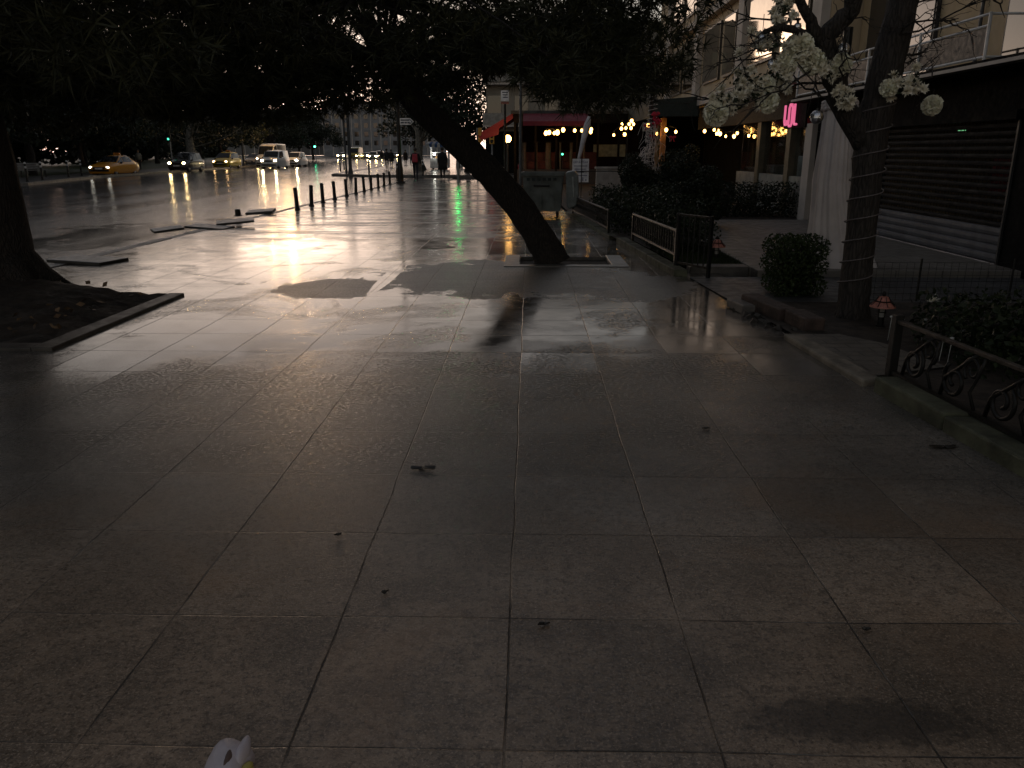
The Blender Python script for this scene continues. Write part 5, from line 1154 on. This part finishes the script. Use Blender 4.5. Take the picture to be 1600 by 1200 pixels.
for (u0, v0, u1, v1) in [(1265, 70, 1120, 92), (1270, 90, 1140, 92), (1285, 110, 1150, 165), (1290, 130, 1082, 155), (1250, 30, 1170, 60), (1280, 150, 1215, 110), (1240, 20, 1130, 40), (1400, 90, 1450, 75), (1395, 110, 1440, 85), (1390, 60, 1540, 2), (1400, 30, 1500, 30), (1392, 130, 1460, 120), (1405, 20, 1480, -20), (1300, 50, 1340, 20), (1310, 140, 1325, 60), (1250, 60, 1210, -20), (1400, 60, 1430, 20), (1540, -20, 1572, 25), (1290, 90, 1320, 110), (1300, 170, 1270, 120)]:
    twig(rel(u0, v0, 7.7), rel(u1, v1, 7.7+g.normal()*.35), .012)
tw.build('twigs', GB, t, smooth=False)
wr = MB(); wr.tube([(.155*math.cos(a)*(1+.02*math.sin(a*3))-.02+.02*min(2, max(0, .25+a*.031-1.5)), .155*math.sin(a), .25+a*.031) for a in np.linspace(0, 2*math.pi*9.2, 260)], .006, 5); wr.build('wire_wrap', mat('pale_wire', (.16, .14, .14), .5), t, smooth=True)
# hung fabric flower balls
PET = mat('cream_petals', (.95, .89, .72), .8, var=.15, scale=8, bump=0)
def flower(label, p, s, seed, m=PET):
    gg = np.random.default_rng(seed); th = thing('flower_ball', label, 'flower ornament', p, 0, 'cream flower ornaments hung in the bare tree'); n = 760
    d = unit(n, gg); d[:, 1] -= .15; pos = d*s*(.55+.45*gg.random((n, 1))); a = np.cross(d, unit(n, gg)); a /= np.linalg.norm(a, axis=1, keepdims=True); b = d*.75+np.cross(d, a)*.35
    k = s*.25; v = np.empty((n, 4, 3)); v[:, 0] = pos-a*k*.6; v[:, 1] = pos-a*k*.8+b*k*1.1; v[:, 2] = pos+a*k*.8+b*k*1.1; v[:, 3] = pos+a*k*.6
    np_mesh('petals', v.reshape(-1, 3), 4, m, th); MB().ball((0, 0, 0), s*.6, 12, 8).build('core', mat('flower_core', (.40, .38, .25), .8), th, smooth=True)
    MB().tube([(0, 0, s), (.01, 0, s*1.8)], .004, 5).build('string', BLACKM, th)
for i, (u, v, s, l) in enumerate([(1246, 76, .115, 'large cream flower ball, left of the touching pair under the thick bough'), (1268, 97, .10, 'cream flower ball, lower right of the touching pair under the thick bough'), (1118, 177, .10, 'cream flower ball at the far left end of the blossoming branch'), (1200, 160, .085, 'narrow cream flower ball hanging over the shop canopy'),
        (1196, 132, .07, 'small cream flower ball just above the narrow one'), (1313, 102, .085, 'cream flower ball against the thick bough left of the trunk'), (1228, 100, .085, 'loose cream flower ball left of the touching pair'), (1455, 165, .085, 'round pale flower ball hanging alone before the black fascia'), (1388, 138, .07, 'cream flower ball tucked behind the right side of the trunk')]):
    flower(l, AT(u, v, 7.6 if u < 1440 else 8.3), s, 50+i)
LIL = leaf_mat('lily_petals', (.85, .80, .66), (.96, .92, .80), sc=9)
def spray(label, u, v, r, seed, n=260):
    gg = np.random.default_rng(seed); p = AT(u, v, 7.6); th = thing('blossom_spray', label, 'flower ornament', p, 0, 'pale blossom sprays on the bare tree')
    c = gg.normal(size=(13, 3))*r*.6; pos = []; dirs = []
    for q in c:
        d = unit(26, gg); pos.append(np.repeat([q], 26, 0)); dirs.append(d)
    np_mesh('blossoms', tufts(np.concatenate(pos), np.concatenate(dirs), .05, .045, 3, gg), 3, LIL, th)
    P, D = sample_blobs([(0, 0, 0, r, r, r*.8)], 60, gg, .3); np_mesh('leaves', leaves(P, .05, gg), 4, HEDGE, th)
    mb = MB(); [mb.tube([(0, 0, r*.3), tuple(q)], .004, 4) for q in c]; mb.build('stems', GB, th)
for i, (u, v, r, l) in enumerate([(1165, 125, .14, 'large pale blossom spray in the middle of the left branch'), (1150, 155, .11, 'pale blossom spray between the far left flower ball and the large spray'), (1128, 160, .09, 'pale blossom spray touching the far left flower ball'), (1185, 145, .12, 'pale blossom spray left of the narrow flower ball'), (1215, 120, .12, 'pale blossom spray below the loose cream flower ball'), (1205, 60, .13, 'dull blossom spray high in front of the tall window'), (1300, 112, .09, 'blossom spray against the bough left of the trunk'), (1415, 130, .14, 'dim blossom spray right of the trunk below the balcony railing'), (1222, 20, .11, 'dull blossom spray at the top edge above the tall window'), (1322, 150, .07, 'thin blossom spray at the top of the drape beside the trunk')]): spray(l, u, v, r, 80+i)
MIR = mat('mirror_ball_silver', (.75, .76, .8), .08, 1.0, var=.1, bump=.5, bscale=60)
for i, (u, v, r, l) in enumerate([(1191, 60, .035, 'silver mirror ball before the tall window, left of the flower pair'), (1206, 101, .04, 'silver mirror ball above the large blossom spray'), (1246, 42, .035, 'silver mirror ball above the touching flower pair'), (1318, 77, .055, 'silver mirror ball between the two boughs left of the trunk'), (1276, 183, .06, 'silver mirror ball in front of the pink neon letters')]):
    th = thing('mirror_ball', l, 'ornament', AT(u, v, 7.55), 0, 'silver mirror balls hung in the bare tree'); MB().ball((0, 0, 0), r, 14, 9).build('ball', MIR, th); MB().lathe([(.012, r*.95), (.012, r+.015)], seg=8).build('cap', DARKST, th); MB().tube([(0, 0, r), (0, 0, r+.16)], .003, 4).build('string', BLACKM, th)
# white drape
dr = thing('white_drape', 'tall white gathered drape wrapped round a post behind the bare tree', 'drape', (4.0, 11.0, 0)); mb = MB(); n = 34; seg = 110
for i in range(n+1):
    k = i/n; z = 2.12*(1-k)+.10*0+.09*k; cx = .02+.02*k+.32*max(0, k-.45)**1.3*1.6; rx = .19+.08*k+.30*max(0, k-.5)**1.2*1.35; ry = .17+.18*k
    for q in range(seg):
        a = 2*math.pi*q/seg; f = 1+(.09+.05*k)*math.sin(9*a+1.4*math.sin(2.3*k))*(.6+.4*math.sin(2*a+4*k))+.035*math.sin(21*a+3*k)+.02*math.sin(14*k+3*a)
        mb.v.append((cx+rx*f*math.cos(a), ry*f*math.sin(a), z))
for i in range(n):
    for q in range(seg): q2 = (q+1) % seg; mb.f.append((i*seg+q, i*seg+q2, (i+1)*seg+q2, (i+1)*seg+q))
DRM = mat('drape_cloth', (.66, .60, .58), .85, var=.1, scale=3, bump=.2, bscale=80)
mb.build('cloth', DRM, dr, smooth=True)
mb = MB(); [mb.tube([(.02+.20*(1+.06*math.sin(17*a+k))*math.cos(a), .18*(1+.06*math.sin(17*a+k))*math.sin(a), 2.13+.035*k+.012*math.sin(9*a+k)) for a in np.linspace(0, 2*math.pi, 90)], .026, 6, caps=False) for k in range(3)]; mb.build('gathered_top', DRM, dr, smooth=True)
MB().tube([(.02, 0, 0), (.02, 0, 3.1)], .06, 10).build('post', BLACKM, dr)
# small white flowers and a star ornament by the lantern
fl = MB(); gg = np.random.default_rng(6)
for i in range(16): x = gg.uniform(3.1, 3.9); y = gg.uniform(5.9, 6.8); z = gg.uniform(.12, .26); fl.tube([(x, y, .03), (x+.01, y, z)], .003, 4); fl.ball((x+.01, y, z), .015, 8, 5, (1.3, 1.3, .7))
th = tag(fl.build('white_flowers', mat('white_flower', (.45, .45, .42), .7)), 'small white flowers growing beside the lantern and scrollwork fence', 'flowers'); th['kind'] = 'stuff'
sp = thing('star_ornament', 'pale star-shaped flower ornament tied to the wire mesh stake', 'flower ornament', AT(1458, 470, 8.68)); v = []; n = 40; d = unit(n, gg); np_mesh('petals', tufts(d*.01, d, .07, .022, 2, gg), 3, LIL, sp); MB().ball((0, 0, 0), .018, 8, 6).build('core', LIL, sp)
# twig tree with wire lights and red bows
B = Vector((4.0, 27.5, .06)); t = thing('twig_tree', 'slim tree wrapped in pale wire with red bows before the cafe bulbs', 'tree', B); g = np.random.default_rng(17)
mb = MB(); pts = [Vector((.04*math.sin(i*1.1), .03*math.cos(i), 3.6*i/12-.05)) for i in range(13)]; mb.tube(pts, [.13-.006*i for i in range(13)], 10, lump=.15); mb.build('trunk', GB, t, smooth=True)
mb = MB(); a_ = np.linspace(0, 2*math.pi*22, 500); mb.tube([(.15*math.cos(a)*(1+.15*math.sin(a*.37)), .15*math.sin(a), .3+a*.0215) for a in a_], .008, 4)
for i in range(190):
    z = g.uniform(.5, 2.6); s = Vector((g.normal()*.10, g.normal()*.1, z)); k_ = .16+.26*max(0, 1.9-z)/1.4; e = s+Vector((np.clip(g.normal(), -1.6, 1.6)*k_-.2*(z < 1.7), np.clip(g.normal(), -1.6, 1.6)*.25, -.1-min(.6, abs(g.normal())*.38))); m_ = s.lerp(e, .5)+Vector((g.normal()*.07, g.normal()*.07, .16)); mb.tube([s, s.lerp(m_, .6)+Vector((0, 0, .06)), m_, e.lerp(m_, .4)+Vector((g.normal()*.03, 0, 0)), e], .006, 4)
mb.build('wire_lights', mat('white_wire', (.7, .65, .63), .6), t)
bw = mat('red_bow', (.5, .02, .06), .6)
for i in range(9):
    p = Vector((g.normal()*.22, -.16, 2.35+g.normal()*.28)); q = MB()
    for s in (1, -1): q.ball((p.x+s*.06, p.y, p.z), .06, 10, 6, (1, .45, .7)); q.prism([(p.x, p.z), (p.x+s*.08, p.z-.14), (p.x+s*.04, p.z-.15)], 'y', p.y-.01, p.y+.01)
    q.build('bow', bw, t, smooth=True)
